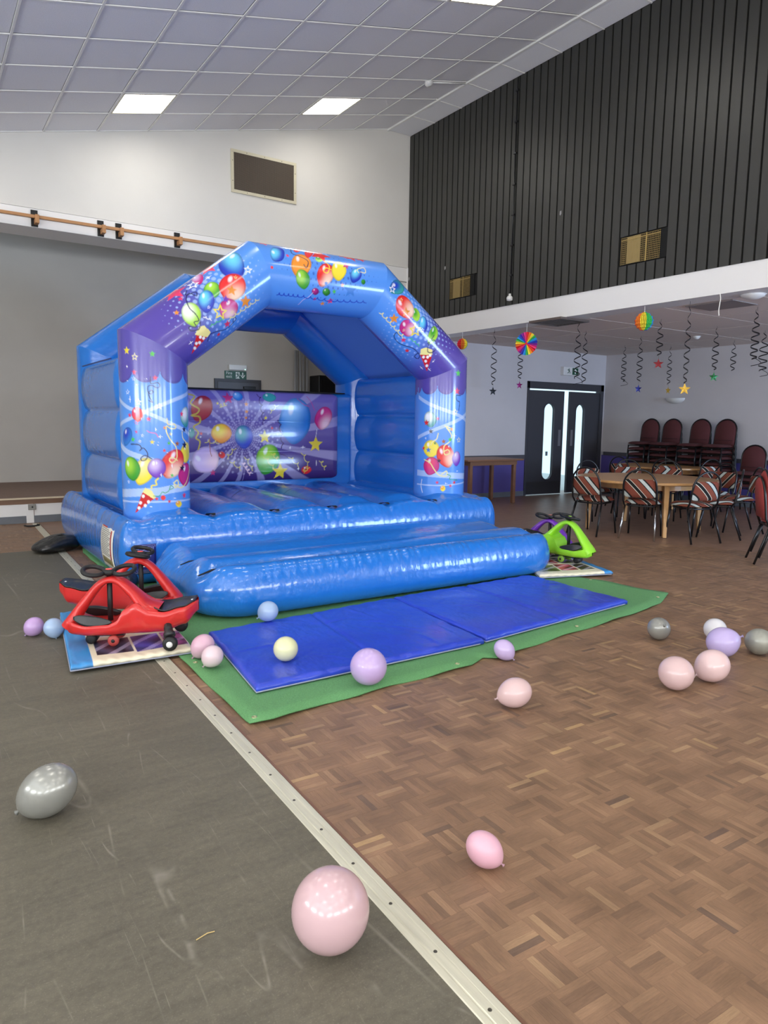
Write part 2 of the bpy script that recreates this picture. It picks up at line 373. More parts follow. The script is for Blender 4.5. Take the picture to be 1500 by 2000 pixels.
# fire exit door on the back wall of the stage, its sign and emergency lamp
dr = struct(thing('door_2', 'dark grey fire door at the back of the stage', None, (5.62, 13.92, .335))); del dr['label']
dr['label'] = 'dark grey fire door at the back of the stage'
G().box(-.5, .5, -.05, 0, 0, 1.96).obj('door_frame', DOORGREY, dr)
bevel(G().box(-.44, .44, -.06, -.04, .01, 1.90).obj('door_leaf', mat('dark_door_leaf', (74, 74, 80), .4), dr), .004)
bevel(G().box(.1, .36, -.10, -.05, 1.76, 1.82).obj('door_closer', BLACKPLASTIC, dr), .008)

# ---- text helper: letters as flat meshes
def text_mesh(name, txt, size, m, parent, M, spacing=1.0):
    cu = bpy.data.curves.new(name, 'FONT'); cu.body = txt; cu.size = size; cu.align_x = 'CENTER'; cu.align_y = 'CENTER'; cu.extrude = .0006; cu.space_line = .8
    t = bpy.data.objects.new(name, cu); COL.objects.link(t)
    me = bpy.data.meshes.new_from_object(t.evaluated_get(bpy.context.evaluated_depsgraph_get())); bpy.data.objects.remove(t)
    me.materials.clear(); me.materials.append(m); me.transform(M); return link(name, me, parent)
RX90 = Matrix.Rotation(PI/2, 4, 'X')
SIGN_G = mat('exit_sign_green', (22, 82, 58), .4); SIGN_W = mat('exit_sign_white', (226, 232, 226), .4)
def running_man(g, x, z, s, y):
    M = lambda: None
    def limb(a, b, wd):
        d = Vector((b[0]-a[0], 0, b[1]-a[1])); n = Vector((-d.z, 0, d.x)).normalized()*wd/2
        A = Vector((x+a[0]*s, y, z+a[1]*s)); B = Vector((x+b[0]*s, y, z+b[1]*s)); n *= s
        g.add([A-n, B-n, B+n, A+n, *[p+Vector((0, .001, 0)) for p in (A-n, B-n, B+n, A+n)]], [(0, 1, 2, 3), (4, 7, 6, 5), (0, 4, 5, 1), (1, 5, 6, 2), (2, 6, 7, 3), (3, 7, 4, 0)])
    limb((-.1, .3), (.1, -.05), .2); limb((.1, -.05), (.35, -.15), .13); limb((.35, -.15), (.3, -.45), .12); limb((.05, -.05), (-.1, -.3), .13); limb((-.1, -.3), (-.4, -.35), .12)
    limb((-.1, .3), (-.4, .2), .1); limb((0, .3), (.3, .15), .1); limb((-.02, .4), (.1, .5), .17)
sg = thing('fire_exit_sign', 'green fire exit sign with running man and down arrow above stage door', 'sign', (5.575, 13.905, 2.375))
bevel(G().box(-.235, .235, 0, .015, -.085, .085).obj('sign_board', SIGN_G, sg), .003)
text_mesh('lettering', 'Fire\nexit', .085, SIGN_W, sg, Matrix.Translation((-.14, -.001, .005)) @ RX90)
g = G(); g.box(.0, .085, -.002, -.001, -.065, .065); g.obj('pictogram_panel', SIGN_W, sg)
g = G(); running_man(g, .043, 0, .11, -.004); g.obj('running_figure', SIGN_G, sg)
g = G(); g.box(.140, .165, -.002, 0, -.01, .06); g.prism([(.105, 0), (.152, -.06), (.20, 0), (.20, .02), (.152, -.03), (.105, .02)], .002, Matrix.Translation((0, 0, 0)) @ RX90); g.obj('arrow', SIGN_W, sg)
el = thing('emergency_lamp', 'slim white emergency light fixed above the stage exit sign', 'lamp', (5.61, 13.9, 2.53))
bevel(G().box(-.19, .19, -.05, .02, -.055, .055).obj('lamp_housing', WHITEPLASTIC, el), .012, 3)
G().lathe([(.004, .004), (.008, .002), (.008, -.01)], 10, (0, 0, 0), Matrix.Translation((.15, -.052, -.035)) @ RX90).obj('indicator_light', mat('indicator_led', (150, 255, 210), .3, emit=((150, 255, 210), 4)), el)
# things stored in the stage wing
scr = thing('folded_stand', 'tall bundle of silver poles leaning on the stage wall', 'stand', (6.98, 13.75, .335))
for k, (x, y, lean) in enumerate(((-.14, 0, .04), (-.07, .03, .02), (0, -.02, .0), (.07, .02, .03), (.13, 0, .05))):
    G().tube([(x, y, 0), (x+lean, y+.06, 2.62)], .022, 10).obj('pole', mat('silver_painted_pole', (188, 188, 190), .35, .3), scr, True)
g = G(); g.tube([(-.17, -.04, 1.75), (.19, -.04, 1.75)], .012, 8); g.obj('strap', BLACKPLASTIC, scr)
cb = thing('loudspeaker_cabinet', 'tall black cabinet standing at the side of the stage', 'cabinet', (7.52, 13.62, .335))
bevel(G().box(-.29, .29, -.22, .22, 0, 2.1).obj('cabinet_body', BLACKPLASTIC, cb), .02, 3)
bevel(G().box(-.25, .25, -.235, -.21, .05, 2.0).obj('front_grille', mat('black_grille_cloth', (14, 14, 15), .9), cb), .01)
# wooden curtain rail with brackets above the stage
rl = thing('curtain_rail', 'long oak curtain rail on black brackets above the stage', 'rail', (0, 0, 0))
bevel(G().box(-4.0, 6.3, 10.84, 10.885, 4.125, 4.165).obj('rail', OAK, rl), .004)
for x in (-2.2, -.6, .4, 1.55, 2.40, 2.645, 3.49, 5.2):
    b = bevel(G().box(x-.042, x+.042, 10.945, 10.97, 4.035, 4.25).obj('bracket_plate', BLACKMETAL, rl), .002)
    bevel(G().box(x-.008, x+.042, 10.825, 10.95, 4.06, 4.125).box(x-.008, x+.042, 10.815, 10.835, 4.06, 4.17).obj('bracket_arm', OAK, b), .004)
# socket on stage apron, and a dark clip on the floor below
so = thing('floor_socket', 'small grey socket box on the white stage front', 'socket', (1.345, 10.95, .225))
bevel(G().box(-.05, .05, 0, .03, -.04, .04).obj('socket_plate', mat('grey_metal_box', (150, 148, 142), .4, .5), so), .004)
G().lathe([(.002, .004), (.012, .003), (.012, 0)], 12, M=Matrix.Translation((.005, -.002, 0)) @ RX90).obj('socket_hole', BLACKPLASTIC, so)
tag(G().tube(bez([(1.20, 10.62, .015), (1.24, 10.57, .012), (1.32, 10.56, .012), (1.38, 10.60, .015), (1.36, 10.63, .02)], 6), .011, 8).obj('cable_clip', BLACKPLASTIC, smooth=True), 'small dark cable clip on the parquet below the stage', 'clip')

# grille in the gable
def grille_thing(name, label, cat, loc): return thing(name, label, cat, loc)
vg = thing('wall_vent', 'large brown mesh vent in cream frame high on white wall', 'vent', (4.924, YS, 5.32))
BRASSY = mat('cream_vent_frame', (206, 198, 172), .4, noise=(6, .06))
g = G()
for a in ((-.56, .56, .275, .32), (-.56, .56, -.32, -.275), (-.56, -.515, -.275, .275), (.515, .56, -.275, .275)): g.box(a[0], a[1], -.022, 0, a[2], a[3])
bevel(g.obj('frame', BRASSY, vg), .003)
G().box(-.52, .52, -.006, 0, -.28, .28).obj('mesh_back', mat('vent_dark_back', (40, 34, 30), .9), vg)
MESHB = mat('vent_brown_mesh', (96, 84, 72), .6)
g = G()
for k in range(64): x = -.512+k*1.024/63; g.box(x-.0035, x+.0035, -.013, -.009, -.275, .275)
g.obj('vertical_wires', MESHB, vg)['kind'] = 'stuff'
g = G()
for k in range(34): z = -.272+k*.544/33; g.box(-.515, .515, -.016, -.012, z-.0035, z+.0035)
g.obj('horizontal_wires', MESHB, vg)['kind'] = 'stuff'
sm = G().lathe([(.001, .003), (.006, .001), (.007, 0)], 8, M=RX90).mesh('screw', SCREW)
for x, z in [(-.3, .297), (0, .297), (.3, .297), (-.3, -.297), (0, -.297), (.3, -.297), (-.537, .15), (-.537, -.15), (.537, .15), (.537, -.15)]: link('screw', sm, vg, loc=(x, -.022, z))

# ---- black boarded wall above the opening to the side room
XD = 7.78; ZB = 3.285; ZT = 6.55
wall_right = struct(G().box(XD, XD+.3, YB, 11.5, ZB, 6.8).obj('wall_right', BLACKBACK)); wall_right['label'] = 'black vertically boarded upper wall'
G_A, G_B = (9.11, 9.74, 3.555, 3.88), (5.55, 6.24, 3.525, 3.87)
slat_cache = {}
def slat(y, z0, z1):
    h = round(z1-z0, 3)
    if h not in slat_cache:
        me = G().box(-.024, 0, -.0575, .0575, 0, h).mesh('board', BLACKWOOD); slat_cache[h] = me
    o = link('board', slat_cache[h], wall_right, loc=(XD, y, z0)); return o
k = 0
while True:
    y = 10.98-.07-.139*k; k += 1
    if y < -.3: break
    hit_ = None
    for (a, b, z0, z1) in (G_A, G_B):
        if a-.03 < y < b+.03: hit_ = (z0, z1)
    if hit_: slat(y, ZB, hit_[0]-.012); slat(y, hit_[1]+.012, ZT)
    else: slat(y, ZB, ZT)
G().box(XD-.02, XD, YB, -.35, ZB, ZT).obj('board_panel', BLACKWOOD, wall_right)
BRASS = mat('brass_wire', (172, 148, 92), .4, .6)
for (a, b, z0, z1), nm in ((G_A, 'brass wire vent low on black wall, beside the castle roof'), (G_B, 'brass wire vent on black wall, right of the pipe, the larger looking one')):
    t = thing('wire_vent', nm, 'vent', (XD-.015, (a+b)/2, z0), 0, 'wire vents in the black wall')
    hw, hh = (b-a)/2, z1-z0
    G().box(-.002, .012, -hw, hw, 0, hh).obj('dark_recess', BLACKBACK, t)
    G().box(-.006, -.002, hw*.12, hw*.70, .01, hh-.01).obj('filter_panel', mat('pale_filter', (168, 148, 102), .7), t)
    g = G()
    for q in range(26): yy = -hw+.10+q*(2*hw-.12)/25; g.box(-.012, -.009, yy-.0016, yy+.0016, .005, hh-.005)
    for q in range(14): zz = .01+q*(hh-.02)/13; g.box(-.014, -.011, -hw+.09, hw-.02, zz-.0016, zz+.0016)
    g.box(-.016, -.012, -hw*.15-.008, -hw*.15+.008, 0, hh); g.box(-.016, -.012, -hw+.09, hw-.02, hh-.045, hh-.033)
    g.obj('wire_grid', BRASS, t)
cp = thing('conduit_pipe', 'thin black conduit pipe clipped to the black boarded wall', 'pipe', (XD-.036, 8.235, 3.46))
G().tube([(0, 0, 0), (0, 0, 3.08)], .009, 10).obj('pipe', BLACKMETAL, cp, True)
for q in range(7): bevel(G().box(-.016, .014, -.03, .03, .25+q*.44, .275+q*.44).obj('clip', BLACKMETAL, cp), .003)
ps = thing('motion_sensor', 'small white sensor at the foot of the black pipe', 'sensor', (XD-.04, 8.24, 3.40))
G().lathe([(.01, -.06), (.045, -.05), (.05, -.01), (.035, .012), (.02, .02), (.018, .05)], 16).obj('sensor_body', WHITEPLASTIC, ps, True)
chip = mat('bare_plaster_chip', (150, 150, 150), .8)
for y_, z_ in ((9.87, 4.10), (10.93, 4.08), (7.29, 4.42)):
    G().prism([(-.012, -.03), (.014, -.024), (.018, .02), (.002, .034), (-.016, .01)], .002, Matrix.Translation((XD-.0245, y_, z_)) @ Matrix.Rotation(-PI/2, 4, 'Y') @ Matrix.Rotation(PI/2, 4, 'Z')).obj('paint_chip', chip, wall_right)
# ---- white beam below the boards
beam = struct(G().box(XD-.012, XD+.35, YB, 11.2, 2.985, ZB).obj('trim_3', WHITEPAINT)); beam['label'] = 'white beam below the black boards'
# ---- sloped ceiling with tiles in a grid
X0, TX, TY0, TY = 1.716, .695, 10.98, .715
cv = []
for x in (XE, 7.29):
    for y in (YB, 11.0): cv += [(x, y, ceil_z(x)+.035), (x, y, ceil_z(x)+.15)]
ceiling = struct(G().add(cv, [(0, 2, 6, 4), (1, 5, 7, 3), (0, 1, 3, 2), (4, 6, 7, 5), (0, 4, 5, 1), (2, 3, 7, 6)]).obj('ceiling', mat('ceiling_void', (150, 150, 150), .9)))
struct(G().box(7.2, 8.1, YB, 11.2, 6.62, 6.8).obj('ceiling_edge', WALL_W))
SL = math.atan(.22984); Mt = Matrix.Rotation(-SL, 4, 'Y'); LX = TX/math.cos(SL)
def tile_mesh(w_, l_, name, m):
    g = G(); e = .008
    vs = []
    for z, s in ((.012, 0), (.004, 0), (0, e)):
        for a, b in ((-1, -1), (1, -1), (1, 1), (-1, 1)): vs.append((a*(w_/2-s), b*(l_/2-s), z))
    fs = [(0, 3, 2, 1)] and [(0, 1, 2, 3), (8, 11, 10, 9)]
    for r in (0, 1):
        for q in range(4): fs.append((r*4+q, r*4+4+q, r*4+4+(q+1) % 4, r*4+(q+1) % 4))
    g.add(vs, fs); me = g.mesh(name, m); bm = bmesh.new(); bm.from_mesh(me); bmesh.ops.recalc_face_normals(bm, faces=bm.faces); bm.to_mesh(me); bm.free(); return me
tm = tile_mesh(LX-.026, TY-.026, 'ceiling_tile', TILE)
lights = {(c, r) for c in (-7, -3, 1, 5) for r in (1, 6, 11, 16, 21)}
rest = G(); tl = [(v.co.x, v.co.y, v.co.z) for v in tm.vertices]; tf = [tuple(p.vertices) for p in tm.polygons]
for c in range(-11, 8):
    for r in range(0, 23):
        if (c, r) in lights: continue
        x = X0+TX*(c+.5); y = TY0-TY*(r+.5)
        if c >= -4 and r <= 11:
            o = link('ceiling_tile', tm, ceiling, loc=(x, y, ceil_z(x)+.006+random.uniform(0, .002))); o.rotation_euler = (random.uniform(-.003, .003), -SL+random.uniform(-.003, .003), 0)
        else: rest.add([Matrix.Translation((x, y, ceil_z(x)+.006)) @ Mt @ Vector(p) for p in tl], tf)
rest.obj('ceiling_tiles_behind', TILE, ceiling)['kind'] = 'stuff'
barY = G().box(-.012, .012, YB, 10.98, -.004, .006).mesh('ceiling_bar', BAR)
for c in range(-11, 9):
    x = X0+TX*c; o = link('ceiling_bar', barY, ceiling, loc=(x, 0, ceil_z(x))); o.rotation_euler = (0, -SL, 0)
XL = (7.276+6.0)/math.cos(SL); barX = G().box(0, XL, -.012, .012, -.003, .007).mesh('ceiling_bar', BAR)
for r in range(0, 24):
    o = link('ceiling_bar', barX, ceiling, loc=(-6.0, TY0-TY*r-(.012 if r == 0 else 0), ceil_z(-6.0))); o.rotation_euler = (0, -SL, 0)
# level strip of edge tiles along the black wall
etm = tile_mesh(.475, TY-.02, 'ceiling_tile', TILE)
for r in range(0, 15): link('ceiling_tile', etm, ceiling, loc=(7.525, TY0-TY*(r+.5), 6.556))
G().box(7.27, 7.80, YB, .2, 6.56, 6.6).obj('edge_strip', TILE, ceiling)
for r in range(1, 16): G().box(7.28, 7.77, TY0-TY*r-.011, TY0-TY*r+.011, 6.551, 6.56).obj('ceiling_bar', BAR, ceiling)
G().box(7.265, 7.295, YB, 10.98, 6.545, 6.57).obj('ceiling_bar', BAR, ceiling)
# recessed light panels
DIFF = mat('lit_diffuser', (255, 253, 248), .6, emit=((255, 250, 240), LAMP_STRENGTH)); FR = mat('lamp_frame_cream', (226, 220, 196), .4)
lab = {(1, 1): 'lit square ceiling panel, the left one of the row nearest the stage', (5, 1): 'lit square ceiling panel, the right one of the row nearest the stage', (5, 6): 'lit square ceiling panel cut off by the top of the picture'}
for (c, r) in sorted(lights):
    x = X0+TX*(c+.5); y = TY0-TY*(r+.5)
    t = thing('ceiling_light', lab.get((c, r), 'lit square ceiling panel above and behind the viewer'), 'lamp', (x, y, ceil_z(x)+.002), 0, 'recessed ceiling lights'); t.rotation_euler = (0, -SL, 0)
    a, b = LX/2-.013, TY/2-.013; g = G()
    for q in ((-a, a, b-.02, b), (-a, a, -b, -b+.02), (-a, -a+.02, -b, b), (a-.02, a, -b, b)): g.box(q[0], q[1], q[2], q[3], -.006, .03)
    g.obj('frame', FR, t)
    G().box(-a+.02, a-.02, -b+.02, b-.02, 0, .012).obj('diffuser', DIFF, t)
sd = thing('smoke_detector', 'white smoke detector on the sloped ceiling near the black wall', 'detector', (6.58, 8.87, ceil_z(6.58))); sd.rotation_euler = (0, -SL, 0)
G().lathe([(.005, -.062), (.04, -.06), (.045, -.045), (.058, -.04), (.06, -.005), (.06, .006)], 20).obj('detector_body', WHITEPLASTIC, sd, True)
tag(G().tube([(6.64, 8.86, ceil_z(6.64)-.012), (7.26, 8.86, ceil_z(7.26)-.012)], .011, 8).obj('ceiling_cable_trunking', WHITEPLASTIC, smooth=True), 'white cable run from smoke detector to ceiling edge', 'cable')

# ---- side room below the beam
ZR = 2.985; XR = 12.85; YD = 10.54
CEIL_R = mat('side_room_ceiling_tile', (222, 210, 202), .9, noise=(60, .04)); BAR_D = mat('side_room_ceiling_joint', (170, 160, 154), .8)
cr = struct(G().box(XD+.3, 13.2, -4.2, 11.2, ZR+.02, ZR+.3).obj('ceiling_side_room', BAR_D))
rt_m = G().box(-.588, .588, -.588, .588, 0, .018).mesh('ceiling_tile', CEIL_R)
for i in range(5):
    for j in range(11):
        x = XD+.36+.6+1.2*i; y = 10.6-.6-1.2*j
        if x-.6 < 13: link('ceiling_tile', rt_m, cr, loc=(min(x, 13.2), y, ZR+random.uniform(0, .002)))
wd = G(); DX0, DX1, DZ = 10.47, 12.79, 2.34
for zz in ((.84, ZR+.1, 0), (0, .76, 1)):
    wd.box(7.6, DX0, YD, YD+.2, zz[0]-(.1 if zz[2] else 0), zz[1], zz[2])
wd.box(DX0, DX1, YD, YD+.2, DZ, ZR+.1, 0); wd.box(DX1, 13.2, YD, YD+.2, -.1, ZR+.1, 0)
struct(wd.obj('wall_door_side', [WALL_R, PURPLE]))
bevel(struct(G().box(7.6, DX0, YD-.015, YD+.19, .755, .845).obj('trim_4', RAILGREY)), .004); bpy.data.objects['trim_4']['label'] = 'grey dado rail left of the double door'
wr = G(); wr.box(XR, XR+.2, -4.2, YD+.1, .88, ZR+.1, 0); wr.box(XR, XR+.2, -4.2, YD+.1, -.1, .81, 1)
struct(wr.obj('wall_side_room', [WALL_R, PURPLE]))
o = struct(G().box(XR-.015, XR+.19, -4.2, YD-.06, .805, .885).obj('trim_5', RAILGREY)); o['label'] = 'grey dado rail behind the stacked chairs'
struct(G().box(7.6, DX0, YD-.012, YD, 0, .1).obj('baseboard_door_side', SKIRT)); struct(G().box(XR-.012, XR, -4.2, YD, 0, .1).obj('baseboard_side_room', SKIRT))
struct(G().box(XD, 13.2, -4.25, -4.05, -.1, ZR+.1).obj('wall_side_room_end', WALL_R))
struct(G().box(XD, XD+.3, YB, -1.0, -.1, 3.0).obj('wall_side_room_near', WALL_W))
# double doors
d1 = thing('door_1', None, None, (0, YD, 0)); struct(d1); d1['label'] = 'charcoal double door with long rounded windows, standing ajar'
g = G(); g.box(DX0, DX0+.05, -.03, .1, 0, DZ); g.box(DX1-.10, DX1, -.03, .1, 0, DZ); g.box(DX0, DX1, -.03, .1, DZ-.14, DZ)
bevel(g.obj('door_frame', DOORGREY, d1), .004)
GLASS = bpy.data.materials.new('thin_window_glass'); GLASS.use_nodes = True
_n = GLASS.node_tree; _b = _n.nodes['Principled BSDF']; _b.inputs['Transmission Weight'].default_value = 1; _b.inputs['Roughness'].default_value = .02; _b.inputs['IOR'].default_value = 1.02; _b.inputs['Base Color'].default_value = (.94, .98, 1, 1)
def leaf(x0, x1, sx0, sx1, z0s, z1s, ang, hinge):
    ZL = DZ-.175; r = (sx1-sx0)/2; cx = (sx0+sx1)/2
    L_ = [(x0, .012), (cx, .012), (cx, z0s)]; 
    for k in range(1, 9): a = -PI/2-PI/2*k/8; L_.append((cx+r*math.cos(a), z0s+r+r*math.sin(a)))
    for k in range(0, 9): a = PI-PI/2*k/8; L_.append((cx+r*math.cos(a), z1s-r+r*math.sin(a)))
    L_ += [(cx, ZL), (x0, ZL)]
    R_ = [(2*cx-p[0] if abs(p[0]-x0) > 1e-6 else x1, p[1]) for p in L_]
    M = Matrix.Translation((0, .045, 0)) @ RX90
    g = G(); g.prism(L_, .045, M); g.prism(R_[::-1], .045, M)
    o = g.obj('door_leaf', DOORGREY, d1)
    hx = x0 if hinge < 0 else x1
    Tm = Matrix.Translation((hx, 0, 0)) @ Matrix.Rotation(ang, 4, 'Z') @ Matrix.Translation((-hx, 0, 0)); o.data.transform(Tm)
    def put(gg, nm, m, **kw): q = gg.obj(nm, m, o, **kw); q.data.transform(Tm); return q
    gl = []; 
    for k in range(0, 17): a = PI-PI*k/16; gl.append((cx+(r+.006)*math.cos(a), z1s-r+(r+.006)*math.sin(a)))
    for k in range(0, 17): a = -PI*k/16; gl.append((cx+(r+.006)*math.cos(a), z0s+r+(r+.006)*math.sin(a)))
    put(G().prism(gl, .006, Matrix.Translation((0, .025, 0)) @ RX90), 'window_pane', GLASS)
    rim = [(p[0], -.006, p[1]) for p in gl]; put(G().tube(rim, .009, 6, closed=True), 'window_bead', DOORGREY)
    px_ = x1-.10 if hinge < 0 else x0+.10
    put(G().box(px_-.035, px_+.035, -.006, 0, 1.02, 1.36), 'push_plate', mat('steel_push_plate', (150, 148, 152), .4, .6))
    put(G().box(x0+.02, x1-.02, -.004, 0, .03, .28), 'kick_plate', mat('dark_kick_plate', (52, 50, 52), .4))
    return o
leaf(10.53, 11.52, 10.96, 11.24, .32, 1.90, -.05, -1)
leaf(11.69, 12.69, 11.90, 12.18, .32, 1.90, .05, 1)
nt = thing('door_notice', 'tiny notice stuck on the left door window', 'notice', (11.1, YD-.005, .86)); 
G().box(-.035, .035, 0, .003, -.045, .045).obj('paper', mat('grey_notice', (120, 130, 140), .6), nt)
# pale ground outside the doors
struct(G().box(9, 16, 10.8, 22, -.3, -.02).obj('floor_outside', mat('pale_outdoor_paving', (190, 190, 186), .8, noise=(3, .05))))
ex = thing('exit_sign_box', 'small green and white exit sign box above the double door', 'sign', (11.65, YD-.09, 2.585))
bevel(G().box(-.23, .23, 0, .09, -.085, .085).obj('sign_housing', WHITEPLASTIC, ex), .006)
g = G(); running_man(g, -.08, 0, .11, -.003); g.obj('running_figure', SIGN_G, ex)
G().box(.03, .21, -.002, 0, -.07, .07).obj('green_panel', SIGN_G, ex); g = G(); g.box(.10, .135, -.004, -.002, -.05, .01); g.prism([(.06, 0), (.118, .055), (.175, 0)], .002, Matrix.Translation((0, -.002, 0)) @ RX90); g.obj('arrow', SIGN_W, ex)
# wall lamp, ceiling fittings of the side room
wlamp = thing('wall_lamp', 'white bowl wall lamp above the stacked chairs', 'lamp', (XR-.02, 8.75, 1.98))
g = G()
def bowl(u, v): a = PI/2+PI*u; rr = math.sin(v*PI/2)*.21; return (rr*math.cos(a)*.55, rr*math.sin(a), .0-.11*math.cos(v*PI/2)+.05)
g.grid(bowl, 17, 9); g.obj('bowl', WHITEPLASTIC, wlamp, True); G().box(-.01, .02, -.05, .05, -.05, .04).obj('back_plate', WHITEPLASTIC, wlamp)
av = thing('ceiling_vent', 'dark square air vent in the side room ceiling', 'vent', (7.98, 7.44, ZR)); 
g = G(); 
for q in ((-.3, .3, .26, .31), (-.3, .3, -.31, -.26), (-.3, -.25, -.26, .26), (.25, .3, -.26, .26)): g.box(q[0], q[1], q[2], q[3], -.03, 0)
VENTD = mat('brown_vent_paint', (92, 80, 74), .5)
g.obj('frame', VENTD, av); G().box(-.26, .26, -.27, .27, -.008, 0).obj('dark_duct', BLACKBACK, av)
for k in range(7): G().box(-.25, .25, -.22+k*.07, -.19+k*.07, -.024, -.008).obj('louvre', VENTD, av)
tag(bevel(G().box(8.2, 8.75, 4.92, 5.55, ZR-.012, ZR).obj('ceiling_panel', mat('grey_ceiling_panel', (140, 132, 130), .7)), .004), 'flat grey square panel in the side room ceiling', 'panel')
for (x, y, r_), nm in (((8.1, 4.62, .13), 'round white lamp dome in side room ceiling by the beam'), ((11.13, 7.27, .06), 'small round white detector on side room ceiling above the tables')):
    t = thing('ceiling_dome', nm, 'lamp' if r_ > .1 else 'detector', (x, y, ZR), 0)
    G().lathe([(.005, -.05), (r_*.5, -.045), (r_*.9, -.02), (r_, -.004), (r_, .0)], 20).obj('dome', WHITEPLASTIC, t, True)
    G().lathe([(r_*1.08, -.006), (r_*1.08, 0)], 20).obj('base_ring', WHITEPLASTIC, t)
sp = thing('spotlight', 'small white spotlight under the end of the white beam', 'lamp', (7.80, 9.84, 2.94))
G().tube([(0, 0, .06), (0, 0, 0)], .014, 8).obj('stem', WHITEPLASTIC, sp); G().lathe([(.03, -.05), (.035, -.04), (.045, .05), (.04, .055)], 16, M=Matrix.Translation((-.03, -.03, -.02)) @ Matrix.Rotation(1.0, 4, 'Y')).obj('lamp_head', WHITEPLASTIC, sp, True)
tag(G().tube([(7.735, 4.80, 2.985), (7.738, 4.79, 2.93), (7.732, 4.80, 2.80), (7.735, 4.795, 2.74)], .005, 6).obj('string', mat('white_string', (225, 222, 214), .8)), 'loose white string hanging from the beam', 'string')
